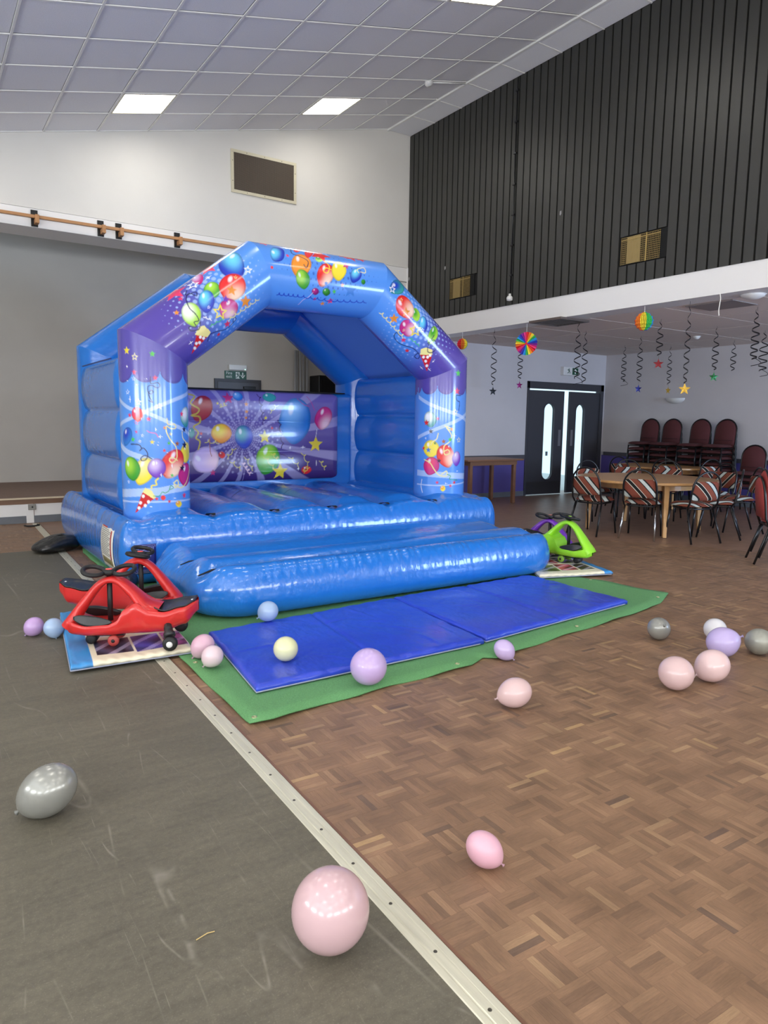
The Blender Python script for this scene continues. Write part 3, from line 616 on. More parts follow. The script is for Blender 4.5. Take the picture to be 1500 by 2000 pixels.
# windows in the walls behind the viewer
wm = mat('window_frame_white', (235, 235, 232), .4); n_w = 3
for x in (-3.6, -.4, 2.8, 6.0):
    g = G(); 
    for q in ((-1.15, 1.15, -.8, -.74), (-1.15, 1.15, .74, .8), (-1.15, -1.09, -.74, .74), (1.09, 1.15, -.74, .74)): g.box(x+q[0], x+q[1], YB, YB+.06, 2.1+q[2], 2.1+q[3])
    o = struct(g.obj('window_%d' % n_w, wm)); n_w += 1
for y in (-2.5, 1.0, 4.5):
    g = G()
    for q in ((-1.15, 1.15, -.75, -.69), (-1.15, 1.15, .69, .75), (-1.15, -1.09, -.69, .69), (1.09, 1.15, -.69, .69)): g.box(XE, XE+.06, y+q[0], y+q[1], 2.0+q[2], 2.0+q[3])
    o = struct(g.obj('window_%d' % n_w, wm)); n_w += 1
ART_0=(
 ('C',((1.167,0.514),(1.096,0.366),(1.067,0.285),(1.047,0.175),(0.99,0.036),(0.931,-0.098),(0.859,-0.295)),0.034,'ribbon'),
 ('C',((1.233,-0.326),(1.164,-0.105),(1.1,0.05),(1.047,0.175),(0.994,0.299),(0.941,0.47)),0.034,'ribbon'),
 ('C',((0.723,0.465),(0.683,0.374),(0.644,0.241)),0.05,'ribbon'),
 ('C',((0.296,0.443),(0.314,0.224),(0.323,0.053),(0.343,-0.082),(0.353,-0.388)),0.075,'ribbon'),
 ('C',((0.221,0.438),(0.227,0.182),(0.226,-0.031),(0.219,-0.388)),0.016,'ribbon'),
 ('B',(0.821,0.374),(-0.004,-0.068),(0.086,-0.025),'blue','dblue'),
 ('B',(1.006,-0.266),(0.001,-0.093),(0.097,-0.005),'teal','white'),
 ('B',(0.672,-0.259),(-0.008,-0.102),(0.097,-0.026),'yellow','yellow'),
 ('B',(0.506,0.2),(-0.03,-0.088),(0.124,-0.05),'yellow','cream'),
 ('B',(0.528,0.323),(0.018,-0.094),(0.11,0.027),'green','lgreen'),
 ('B',(0.573,-0.078),(-0.046,-0.107),(0.129,-0.074),'red','peach'),
 ('B',(0.466,-0.239),(-0.012,-0.11),(0.11,-0.026),'magenta','magenta'),
 ('B',(0.537,0.079),(-0.001,-0.082),(0.091,-0.003),'purple','lilac'),
 ('B',(1.025,0.242),(0.011,-0.056),(0.066,0.013),'red','pink'),
 ('T',((0.117,0.295),(0.318,0.213),(0.262,0.1)),'conered'),
 ('T',((0.318,0.213),(0.358,0.187),(0.332,0.128),(0.271,0.096),(0.254,0.113)),'cream'),
 ('B',(0.217,0.236),(0.001,-0.015),(0.016,-0.001),'white','white'),
 ('B',(0.192,0.191),(0,-0.014),(0.016,-0.001),'white','white'),
 ('B',(0.227,0.16),(0,-0.013),(0.016,-0.001),'white','white'),
 ('B',(0.279,0.207),(0.001,-0.014),(0.016,-0.001),'white','white'),
 ('B',(0.168,0.252),(0.001,-0.016),(0.016,-0.001),'white','white'),
 ('C',((1.361,0.112),(1.302,0.11),(1.312,0.053),(1.287,0.033),(1.265,0.054),(1.285,0.102),(1.276,0.135),(1.234,0.138),(1.209,0.117),(1.226,0.094),(1.243,0.107),(1.217,0.133),(1.175,0.122),(1.133,0.1),(1.15,0.13)),0.008,'navy'),
 ('C',((0.754,0.32),(0.751,0.237),(0.717,0.211),(0.696,0.228),(0.722,0.193),(0.671,0.156),(0.619,0.17),(0.605,0.21),(0.631,0.218),(0.653,0.178),(0.624,0.12)),0.009,'navy'),
 ('C',((0.99,-0.024),(0.939,-0.032),(0.939,-0.098),(0.904,-0.108),(0.9,-0.058),(0.921,-0.018),(0.87,-0.016),(0.792,-0.055),(0.73,-0.108),(0.633,-0.116),(0.586,-0.069),(0.609,-0.037),(0.635,-0.061),(0.606,-0.121)),0.011,'cream'),
 ('C',((0.869,-0.191),(0.807,-0.203),(0.751,-0.288)),0.01,'cream'),
 ('C',((0.396,-0.074),(0.421,-0.116),(0.376,-0.125),(0.351,-0.092),(0.387,-0.083),(0.347,-0.148),(0.385,-0.236),(0.504,-0.34)),0.011,'cream'),
 ('C',((0.28,0.112),(0.283,0.062),(0.318,0.036),(0.308,0.011),(0.328,-0.025),(0.372,-0.044),(0.352,-0.072),(0.337,-0.034)),0.007,'green'),
 ('C',((0.445,0.067),(0.42,0.092),(0.385,0.085),(0.376,0.127),(0.35,0.131)),0.013,'yellow'),
 ('C',((0.877,0.155),(0.86,0.122),(0.856,0.081),(0.818,0.057)),0.006,'pink'),
 ('S',(1.594,0.338),0.039,-0.03,'yellow',1),
 ('S',(1.536,0.251),0.035,-0.06,'cream',0),
 ('S',(1.565,0.091),0.03,-0.03,'sgreen',1),
 ('S',(1.401,0.261),0.026,-0.04,'pink',1),
 ('S',(1.353,0.072),0.027,-0.04,'pink',1),
 ('S',(1.135,0.227),0.034,-0.03,'white',0),
 ('S',(1.102,0.044),0.032,-0.03,'cream',0),
 ('S',(1.344,0.27),0.019,-0.06,'white',0),
 ('S',(1.224,0.341),0.024,-0.06,'white',0),
 ('S',(1.016,0.323),0.024,0,'pink',1),
 ('S',(0.984,0.139),0.025,-0.04,'pink',1),
 ('S',(0.952,0.254),0.024,0,'pink',0),
 ('S',(0.867,0.257),0.019,0,'magenta',1),
 ('S',(0.797,0.296),0.027,-0.04,'sgreen',1),
 ('S',(0.834,0.199),0.016,-0.07,'white',0),
 ('S',(0.782,0.225),0.016,0,'white',0),
 ('S',(0.776,0.113),0.024,0,'yellow',1),
 ('S',(0.907,0),0.019,-0,'orange',1),
 ('S',(0.848,-0.057),0.019,0,'cream',1),
 ('S',(0.76,-0.123),0.028,-0.05,'brown',1),
 ('S',(0.766,-0.036),0.02,-0.05,'sgreen',1),
 ('S',(0.699,0.008),0.018,0,'red',1),
 ('S',(0.468,-0.061),0.021,0,'sgreen',1),
 ('S',(0.53,-0.182),0.037,-0.05,'navy',1),
 ('S',(0.744,-0.225),0.042,-0.05,'navy',1),
 ('S',(1.034,-0.19),0.03,-0.06,'pink',1),
 ('S',(0.227,-0.027),0.018,0,'red',1),
 ('S',(0.271,-0.202),0.032,0,'pink',1),
 ('S',(0.255,0.088),0.019,0,'red',1),
 ('S',(0.406,0.364),0.018,0,'white',0),
 ('S',(0.891,-0.223),0.033,0,'navy',1),
 ('S',(1.452,0.342),0.037,-0.04,'white',2),
 ('S',(1.291,0.234),0.024,-0.05,'white',2),
 ('S',(1.16,0.314),0.036,-0.03,'white',2),
 ('S',(0.987,0.203),0.018,-0.06,'white',2),
 ('S',(0.826,0.04),0.03,0,'white',2),
 ('S',(0.891,0.08),0.018,-0.06,'white',2),
 ('S',(0.749,0.071),0.021,0,'white',2),
 ('S',(0.775,0.05),0.017,-0.06,'white',2),
 ('S',(1.343,0.15),0.017,-0.06,'white',2),
 ('S',(0.679,-0.016),0.018,0,'white',2),
 ('S',(0.556,-0.063),0.022,-0.05,'white',2),
 ('S',(0.483,-0.007),0.021,0,'white',2),
 ('S',(0.475,0.041),0.018,-0.06,'white',2),
 ('S',(0.585,0.08),0.019,-0.05,'white',2),
 ('S',(0.254,-0.085),0.025,0,'white',2),
 ('S',(0.183,0.136),0.018,-0.06,'white',2),
 ('S',(0.182,0.069),0.014,0,'white',2),
 ('S',(0.123,0.079),0.016,0,'white',2),
 ('S',(0.661,-0.066),0.02,-0.06,'white',2),
 ('S',(1.326,0.336),0.021,-0.07,'white',2),
 ('S',(0.945,0.17),0.012,-0.08,'white',2),
 ('B',(0.195,-0.126),(-0.004,-0.037),(0.032,-0.001),'yellow','orange'),
 ('B',(0.263,0.029),(-0.001,-0.022),(0.023,-0),'red','red'),
)
ART_1=(
 ('B',(1.056,0.268),(-0.049,-0.191),(0.136,0.015),'dblue','cyan'),
 ('B',(0.714,0.149),(0.037,-0.065),(0.08,0.048),'green','lgreen'),
 ('B',(0.893,0.062),(0.075,-0.1),(0.124,0.073),'red','peach'),
 ('B',(0.738,-0.078),(0.05,-0.082),(0.092,0.041),'magenta','pinkw'),
 ('B',(0.599,0.095),(0.063,-0.043),(0.074,0.084),'dblue','cyan'),
 ('B',(0.405,0.077),(0.088,-0.022),(0.041,0.106),'lgreen','white'),
 ('B',(0.722,0.367),(0.053,-0.021),(0.042,0.098),'magenta','lilac'),
 ('S',(0.932,-0.115),0.067,1.03,'orange',1),
 ('S',(0.868,0.043),0.053,0.85,'orange',1),
 ('S',(0.766,0.011),0.039,0.87,'purple',1),
 ('S',(0.647,-0.056),0.08,0.94,'yellow',0),
 ('S',(1.133,0.11),0.044,0.82,'white',0),
 ('S',(0.632,0.321),0.064,0.93,'white',0),
 ('S',(0.455,0.39),0.128,1.07,'pink',1),
 ('S',(0.437,0.263),0.03,0.88,'pink',1),
 ('S',(0.306,0.166),0.03,0.86,'orange',1),
 ('S',(0.662,-0.199),0.042,1.2,'pink',1),
 ('S',(0.54,-0.243),0.026,1.35,'red',1),
 ('S',(0.983,0.118),0.02,0.86,'cream',0),
 ('S',(0.579,0.039),0.018,0.83,'white',0),
 ('S',(0.755,-0.123),0.022,1.03,'cream',0),
 ('S',(0.244,-0.127),0.041,1.03,'white',2),
 ('S',(0.788,0.28),0.063,0.89,'white',2),
 ('S',(0.884,0.408),0.109,1.03,'pink',1),
 ('T',((0.197,-0.24),(0.329,-0.096),(0.422,-0.178)),'conered'),
 ('T',((0.316,-0.087),(0.389,-0.05),(0.444,-0.067),(0.468,-0.163),(0.419,-0.185)),'cream'),
 ('B',(0.29,-0.169),(0.013,-0.009),(0.007,0.014),'white','white'),
 ('B',(0.353,-0.139),(0.013,-0.008),(0.007,0.013),'white','white'),
 ('B',(0.323,-0.183),(0.014,-0.01),(0.006,0.015),'white','white'),
 ('B',(0.377,-0.169),(0.014,-0.009),(0.007,0.014),'white','white'),
 ('B',(0.257,-0.203),(0.014,-0.01),(0.006,0.016),'white','white'),
 ('C',((0.546,0.304),(0.5,0.259),(0.587,0.227),(0.562,0.188),(0.533,0.253),(0.475,0.229),(0.428,0.135),(0.435,0.057),(0.423,-0.004),(0.376,0.009),(0.369,-0.037),(0.312,-0.001),(0.303,-0.037),(0.377,-0.067),(0.428,-0.023)),0.009,'navy'),
 ('C',((0.405,-0.226),(0.451,-0.179),(0.524,-0.193),(0.63,-0.243),(0.714,-0.233),(0.77,-0.212),(0.75,-0.179),(0.727,-0.221)),0.008,'navy'),
 ('C',((0.691,-0.176),(0.707,-0.172),(0.717,-0.162),(0.719,-0.152),(0.716,-0.148),(0.716,-0.152),(0.722,-0.162),(0.736,-0.173),(0.754,-0.178),(0.77,-0.174),(0.78,-0.164),(0.782,-0.154),(0.779,-0.15),(0.779,-0.154),(0.785,-0.165),(0.799,-0.175),(0.818,-0.18),(0.834,-0.177),(0.843,-0.167),(0.845,-0.157),(0.843,-0.152),(0.842,-0.156),(0.849,-0.167),(0.863,-0.178),(0.882,-0.183),(0.898,-0.179),(0.908,-0.169),(0.909,-0.159),(0.907,-0.154),(0.906,-0.159),(0.913,-0.169),(0.927,-0.18),(0.946,-0.185),(0.963,-0.181),(0.972,-0.171),(0.974,-0.161),(0.971,-0.157),(0.971,-0.161),(0.977,-0.171),(0.992,-0.182),(1.011,-0.187),(1.028,-0.184),(1.037,-0.173),(1.039,-0.163),(1.036,-0.159),(1.036,-0.163),(1.043,-0.173),(1.058,-0.185),(1.077,-0.19)),0.009,'cream'),
 ('C',((0.485,-0.111),(0.497,-0.11),(0.506,-0.106),(0.511,-0.101),(0.512,-0.099),(0.513,-0.101),(0.518,-0.107),(0.527,-0.114),(0.54,-0.117),(0.552,-0.117),(0.561,-0.112),(0.566,-0.107),(0.567,-0.105),(0.568,-0.107),(0.573,-0.113),(0.583,-0.12),(0.595,-0.124),(0.608,-0.123),(0.617,-0.119),(0.621,-0.114),(0.622,-0.111),(0.624,-0.114),(0.629,-0.12),(0.638,-0.127),(0.651,-0.131)),0.007,'sgreen'),
 ('C',((0.48,-0.006),(0.488,-0.013),(0.496,-0.016),(0.503,-0.015),(0.504,-0.014),(0.502,-0.015),(0.499,-0.02),(0.499,-0.028),(0.504,-0.038),(0.512,-0.045),(0.521,-0.048),(0.527,-0.047),(0.529,-0.046),(0.527,-0.047),(0.524,-0.052),(0.525,-0.061),(0.529,-0.07)),0.008,'white'),
)
ART_2=(
 ('B',(0.129,0.201),(0.08,0.09),(-0.038,0.072),'dblue','cyan'),
 ('B',(0.365,0.103),(0.115,0.016),(0.027,0.138),'orange','orange'),
 ('B',(0.376,-0.042),(0.074,0.022),(-0.03,0.093),'green','lgreen'),
 ('B',(0.631,0.036),(0.094,-0.01),(0.045,0.126),'red','peach'),
 ('B',(0.798,0.101),(0.091,0.02),(0.012,0.112),'yellow','yellow'),
 ('B',(0.995,0.074),(0.062,-0.012),(0.044,0.084),'dblue','cyan'),
 ('B',(0.531,-0.145),(0.04,0.005),(-0.009,0.036),'dmag','magenta'),
 ('B',(0.656,-0.136),(0.044,0.005),(-0.01,0.04),'dgreen','green'),
 ('B',(1.083,0.014),(0.027,0.003),(0,0.027),'dgreen','green'),
 ('B',(0.597,0.212),(0.052,0.01),(0.017,0.048),'lgreen','green'),
 ('B',(0.505,0.291),(0.056,0.017),(0.04,0.092),'red','red'),
 ('B',(0.394,0.335),(0.056,0.027),(0.03,0.069),'red','red'),
 ('S',(-0.084,0.046),0.022,1.48,'pink',3),
 ('S',(0.038,0.03),0.016,1.5,'red',3),
 ('S',(0.934,-0.084),0.083,1.67,'star_blue',1),
 ('S',(0.728,-0.226),0.039,1.91,'pink',1),
 ('S',(0.745,-0.121),0.027,1.78,'sgreen',1),
 ('S',(0.894,0.175),0.048,1.23,'magenta',1),
 ('S',(0.831,-0.046),0.027,1.66,'orange',1),
 ('S',(0.033,0.371),0.061,1.23,'pink',1),
 ('S',(0.942,0.373),0.07,1.19,'red',1),
 ('S',(1.031,0.352),0.089,1.12,'red',1),
 ('S',(0.839,0.409),0.031,-2.9,'red',1),
 ('S',(0.628,0.292),0.13,1.12,'red',1),
 ('S',(1.152,0.349),0.067,1.09,'red',1),
 ('S',(0.272,0.409),0.029,-2.82,'orange',1),
 ('S',(0.546,-0.225),0.023,1.92,'red',1),
 ('S',(0.654,-0.269),0.031,1.93,'orange',1),
 ('S',(0.638,-0.052),0.026,1.66,'star_blue',1),
 ('S',(0.231,0.187),0.025,1.29,'pink',1),
 ('C',((0.252,0.323),(0.321,0.356),(0.291,0.235),(0.371,0.203),(0.449,0.153),(0.416,0.075),(0.393,0.107)),0.009,'navy'),
 ('C',((0.646,0.187),(0.688,0.132),(0.657,0.056),(0.611,0.067),(0.645,0.107),(0.701,0.097)),0.009,'yellow'),
 ('C',((1.037,0.107),(1.025,0.144),(1.117,0.18),(1.12,0.118),(1.059,0.119)),0.008,'cream'),
 ('C',((0.506,-0.157),(0.467,-0.215),(0.424,-0.25),(0.397,-0.323)),0.006,'lilac'),
 ('C',((0.126,-0.229),(0.14,-0.225),(0.148,-0.216),(0.149,-0.207),(0.146,-0.204),(0.144,-0.208),(0.148,-0.216),(0.16,-0.225),(0.176,-0.229),(0.19,-0.225),(0.198,-0.216),(0.199,-0.207),(0.196,-0.203),(0.194,-0.207),(0.198,-0.216),(0.21,-0.224),(0.226,-0.228),(0.24,-0.224),(0.248,-0.215),(0.249,-0.206),(0.246,-0.202),(0.244,-0.206),(0.248,-0.215),(0.26,-0.224),(0.276,-0.227),(0.291,-0.223),(0.299,-0.214),(0.3,-0.205),(0.296,-0.202),(0.294,-0.205),(0.299,-0.214),(0.311,-0.223),(0.327,-0.227),(0.342,-0.223),(0.35,-0.214),(0.351,-0.205),(0.347,-0.201),(0.345,-0.205),(0.35,-0.214),(0.362,-0.222),(0.378,-0.226),(0.378,-0.226),(0.398,-0.222),(0.41,-0.212),(0.414,-0.202),(0.413,-0.198),(0.413,-0.202),(0.42,-0.213),(0.436,-0.223),(0.458,-0.228),(0.477,-0.224),(0.49,-0.214),(0.494,-0.204),(0.492,-0.2),(0.493,-0.204),(0.5,-0.215),(0.517,-0.225),(0.538,-0.23),(0.558,-0.227),(0.571,-0.216),(0.574,-0.206),(0.573,-0.202),(0.573,-0.206),(0.581,-0.217),(0.598,-0.228),(0.62,-0.233),(0.64,-0.229),(0.652,-0.218),(0.656,-0.208),(0.655,-0.204),(0.655,-0.208),(0.663,-0.219),(0.68,-0.23),(0.703,-0.235),(0.703,-0.235),(0.72,-0.23),(0.73,-0.219),(0.732,-0.209),(0.731,-0.206),(0.732,-0.209),(0.74,-0.218),(0.757,-0.227),(0.777,-0.229),(0.794,-0.224),(0.804,-0.213),(0.807,-0.204),(0.805,-0.2),(0.807,-0.204),(0.815,-0.213),(0.831,-0.221),(0.851,-0.223),(0.869,-0.218),(0.879,-0.208),(0.882,-0.198),(0.881,-0.194),(0.882,-0.198),(0.89,-0.207),(0.907,-0.215),(0.927,-0.218),(0.945,-0.212),(0.955,-0.202),(0.958,-0.192),(0.957,-0.189),(0.958,-0.192),(0.966,-0.201),(0.983,-0.209),(1.004,-0.212),(1.022,-0.206),(1.032,-0.196),(1.035,-0.187),(1.034,-0.183),(1.035,-0.187),(1.044,-0.195),(1.06,-0.204),(1.081,-0.206),(1.099,-0.201),(1.11,-0.191),(1.113,-0.181),(1.112,-0.177),(1.113,-0.181),(1.121,-0.19),(1.138,-0.198),(1.159,-0.2)),0.009,'dblue'),
)
ART_3=(
 ('B',(0.489,0.053),(0.039,0.048),(-0.054,0.052),'lgreen','green'),
 ('B',(0.331,0.013),(0.054,0.105),(-0.13,0.048),'red','peach'),
 ('B',(0.505,-0.131),(0.055,0.074),(-0.084,0.052),'magenta','pinkw'),
 ('B',(0.632,0.027),(0.052,0.042),(-0.051,0.098),'dblue','cyan'),
 ('B',(0.805,0.043),(0.058,0.036),(-0.025,0.118),'lgreen','green'),
 ('B',(0.136,0.136),(0.058,0.136),(-0.074,0.029),'teal','dblue'),
 ('S',(0.314,-0.17),0.06,2.41,'orange',1),
 ('S',(0.369,-0.023),0.057,2.26,'orange',1),
 ('S',(0.474,-0.045),0.043,2.3,'purple',1),
 ('S',(0.589,-0.083),0.084,2.34,'yellow',0),
 ('S',(0.086,0.044),0.048,2.14,'white',0),
 ('S',(-0.047,0.009),0.025,2.2,'pink',3),
 ('S',(0.577,-0.254),0.036,2.45,'pink',1),
 ('S',(0.71,-0.311),0.031,2.45,'red',1),
 ('S',(0.657,-0.023),0.027,2.26,'white',0),
 ('S',(0.49,-0.176),0.019,2.43,'cream',0),
 ('S',(1.015,-0.171),0.04,2.45,'white',2),
 ('S',(0.992,-0.33),0.038,2.47,'white',2),
 ('S',(1.064,-0.271),0.031,2.49,'white',2),
 ('S',(0.243,0.038),0.024,2.16,'cream',0),
 ('T',((1.068,-0.31),(0.834,-0.227),(0.939,-0.124)),'conered'),
 ('T',((0.842,-0.233),(0.798,-0.178),(0.826,-0.126),(0.907,-0.09),(0.946,-0.13)),'cream'),
 ('B',(0.895,-0.221),(0.01,0.011),(-0.014,0.012),'white','white'),
 ('B',(0.928,-0.187),(0.011,0.011),(-0.014,0.012),'white','white'),
 ('B',(0.952,-0.235),(0.01,0.011),(-0.015,0.012),'white','white'),
 ('B',(1.007,-0.262),(0.009,0.012),(-0.015,0.013),'white','white'),
 ('B',(0.934,-0.154),(0.011,0.011),(-0.013,0.011),'white','white'),
 ('C',((0.524,-0.253),(0.456,-0.255),(0.479,-0.31),(0.565,-0.323),(0.642,-0.291),(0.726,-0.24),(0.839,-0.236),(0.869,-0.284),(0.82,-0.292),(0.811,-0.237)),0.009,'navy'),
 ('C',((0.808,-0.081),(0.849,0.004),(0.922,-0.028),(0.928,-0.109),(0.876,-0.143),(0.823,-0.067),(0.817,0.049)),0.009,'navy'),
 ('C',((0.153,-0.245),(0.173,-0.24),(0.185,-0.229),(0.188,-0.217),(0.184,-0.212),(0.181,-0.217),(0.185,-0.229),(0.199,-0.24),(0.219,-0.245),(0.239,-0.24),(0.252,-0.229),(0.254,-0.217),(0.251,-0.212),(0.247,-0.217),(0.251,-0.229),(0.265,-0.24),(0.286,-0.245),(0.306,-0.24),(0.318,-0.228),(0.321,-0.217),(0.317,-0.212),(0.314,-0.217),(0.318,-0.228),(0.332,-0.24),(0.353,-0.245),(0.373,-0.24),(0.386,-0.228),(0.389,-0.217),(0.385,-0.212),(0.381,-0.217),(0.385,-0.228),(0.4,-0.24),(0.421,-0.245),(0.441,-0.24),(0.454,-0.228),(0.457,-0.217),(0.453,-0.212),(0.449,-0.217),(0.453,-0.228),(0.468,-0.24),(0.489,-0.245),(0.51,-0.24),(0.522,-0.228),(0.525,-0.216),(0.521,-0.212),(0.518,-0.216),(0.522,-0.228),(0.537,-0.24),(0.558,-0.245)),0.009,'cream'),
 ('C',((0.609,-0.191),(0.621,-0.187),(0.63,-0.179),(0.632,-0.173),(0.631,-0.17),(0.631,-0.173),(0.636,-0.179),(0.646,-0.184),(0.66,-0.185),(0.672,-0.181),(0.681,-0.173),(0.684,-0.167),(0.683,-0.164),(0.682,-0.167),(0.687,-0.173),(0.697,-0.178),(0.711,-0.179),(0.724,-0.175),(0.732,-0.167),(0.735,-0.161),(0.734,-0.158),(0.734,-0.161),(0.738,-0.167),(0.749,-0.172),(0.762,-0.173)),0.007,'sgreen'),
)
ART_4=(
 ('C',((0.369,-0.48),(0.447,-0.319),(0.511,-0.142),(0.584,0.096)),0.04,'ribbon'),
 ('C',((0.594,0.097),(0.702,-0.176),(0.824,-0.48)),0.04,'ribbon'),
 ('C',((1.255,-0.482),(1.263,-0.259),(1.286,0.104)),0.07,'ribbon'),
 ('C',((1.393,-0.477),(1.394,-0.198),(1.376,0.109)),0.016,'ribbon'),
 ('B',(0.618,-0.325),(-0.014,0.079),(-0.093,-0.02),'teal','white'),
 ('B',(0.964,-0.306),(-0.003,0.101),(-0.104,-0.003),'yellow','yellow'),
 ('B',(1.047,-0.124),(-0.028,0.106),(-0.134,-0.041),'red','peach'),
 ('B',(1.167,-0.301),(0.021,0.098),(-0.107,0.027),'magenta','pink'),
 ('B',(1.078,0.023),(0.006,0.066),(-0.089,0.007),'purple','lilac'),
 ('B',(1.43,-0.152),(-0.001,0.032),(-0.035,-0.001),'yellow','orange'),
 ('C',((0.692,-0.147),(0.72,-0.065),(0.739,-0.085),(0.711,-0.127),(0.797,-0.062),(0.874,-0.082),(0.932,-0.151),(1.028,-0.138),(1.009,-0.078),(0.97,-0.1),(0.99,-0.149)),0.012,'cream'),
 ('C',((0.779,-0.222),(0.847,-0.24),(0.877,-0.288),(0.916,-0.307)),0.011,'cream'),
 ('C',((1.093,-0.391),(1.129,-0.313),(1.205,-0.261),(1.271,-0.201),(1.28,-0.112),(1.222,-0.113),(1.261,-0.172)),0.012,'cream'),
 ('C',((1.261,-0.102),(1.281,-0.059),(1.319,-0.069),(1.333,0.041)),0.008,'green'),
 ('C',((0.335,0.058),(0.338,-0.009),(0.394,0.006),(0.412,0.047),(0.508,0.036)),0.009,'navy'),
 ('C',((1.33,-0.422),(1.409,-0.433),(1.487,-0.41)),0.008,'white'),
 ('S',(0.077,0.012),0.044,-3.11,'sgreen',1),
 ('S',(0.286,0.002),0.048,-3.11,'pink',1),
 ('S',(0.608,-0.232),0.023,3.14,'pink',1),
 ('S',(0.657,-0.372),0.04,-3.11,'red',1),
 ('S',(0.758,-0.311),0.032,-3.11,'navy',1),
 ('S',(0.874,-0.156),0.031,-3.11,'brown',1),
 ('S',(0.978,-0.337),0.037,-3.11,'star_blue',1),
 ('S',(1.101,-0.205),0.028,3.14,'navy',1),
 ('S',(0.851,-0.076),0.031,-3.1,'sgreen',1),
 ('S',(0.895,-0.258),0.023,-3.1,'dgreen',1),
 ('S',(0.958,-0.407),0.024,3.14,'red',1),
 ('S',(1.359,-0.222),0.024,3.14,'pink',1),
 ('S',(1.398,-0.056),0.023,3.14,'red',1),
 ('S',(1.36,-0.006),0.026,3.14,'red',1),
 ('S',(0.528,-0.014),0.04,-3.11,'cream',0),
 ('S',(0.73,-0.054),0.028,3.14,'orange',1),
 ('S',(0.855,0.051),0.038,-3.1,'cream',0),
 ('S',(0.806,-0.017),0.04,-3.11,'white',2),
 ('S',(0.932,-0.09),0.029,-3.1,'white',2),
 ('S',(0.84,-0.374),0.027,-3.1,'white',2),
 ('S',(1.368,-0.12),0.029,3.14,'white',2),
 ('S',(1.225,0.037),0.036,-3.1,'white',2),
)
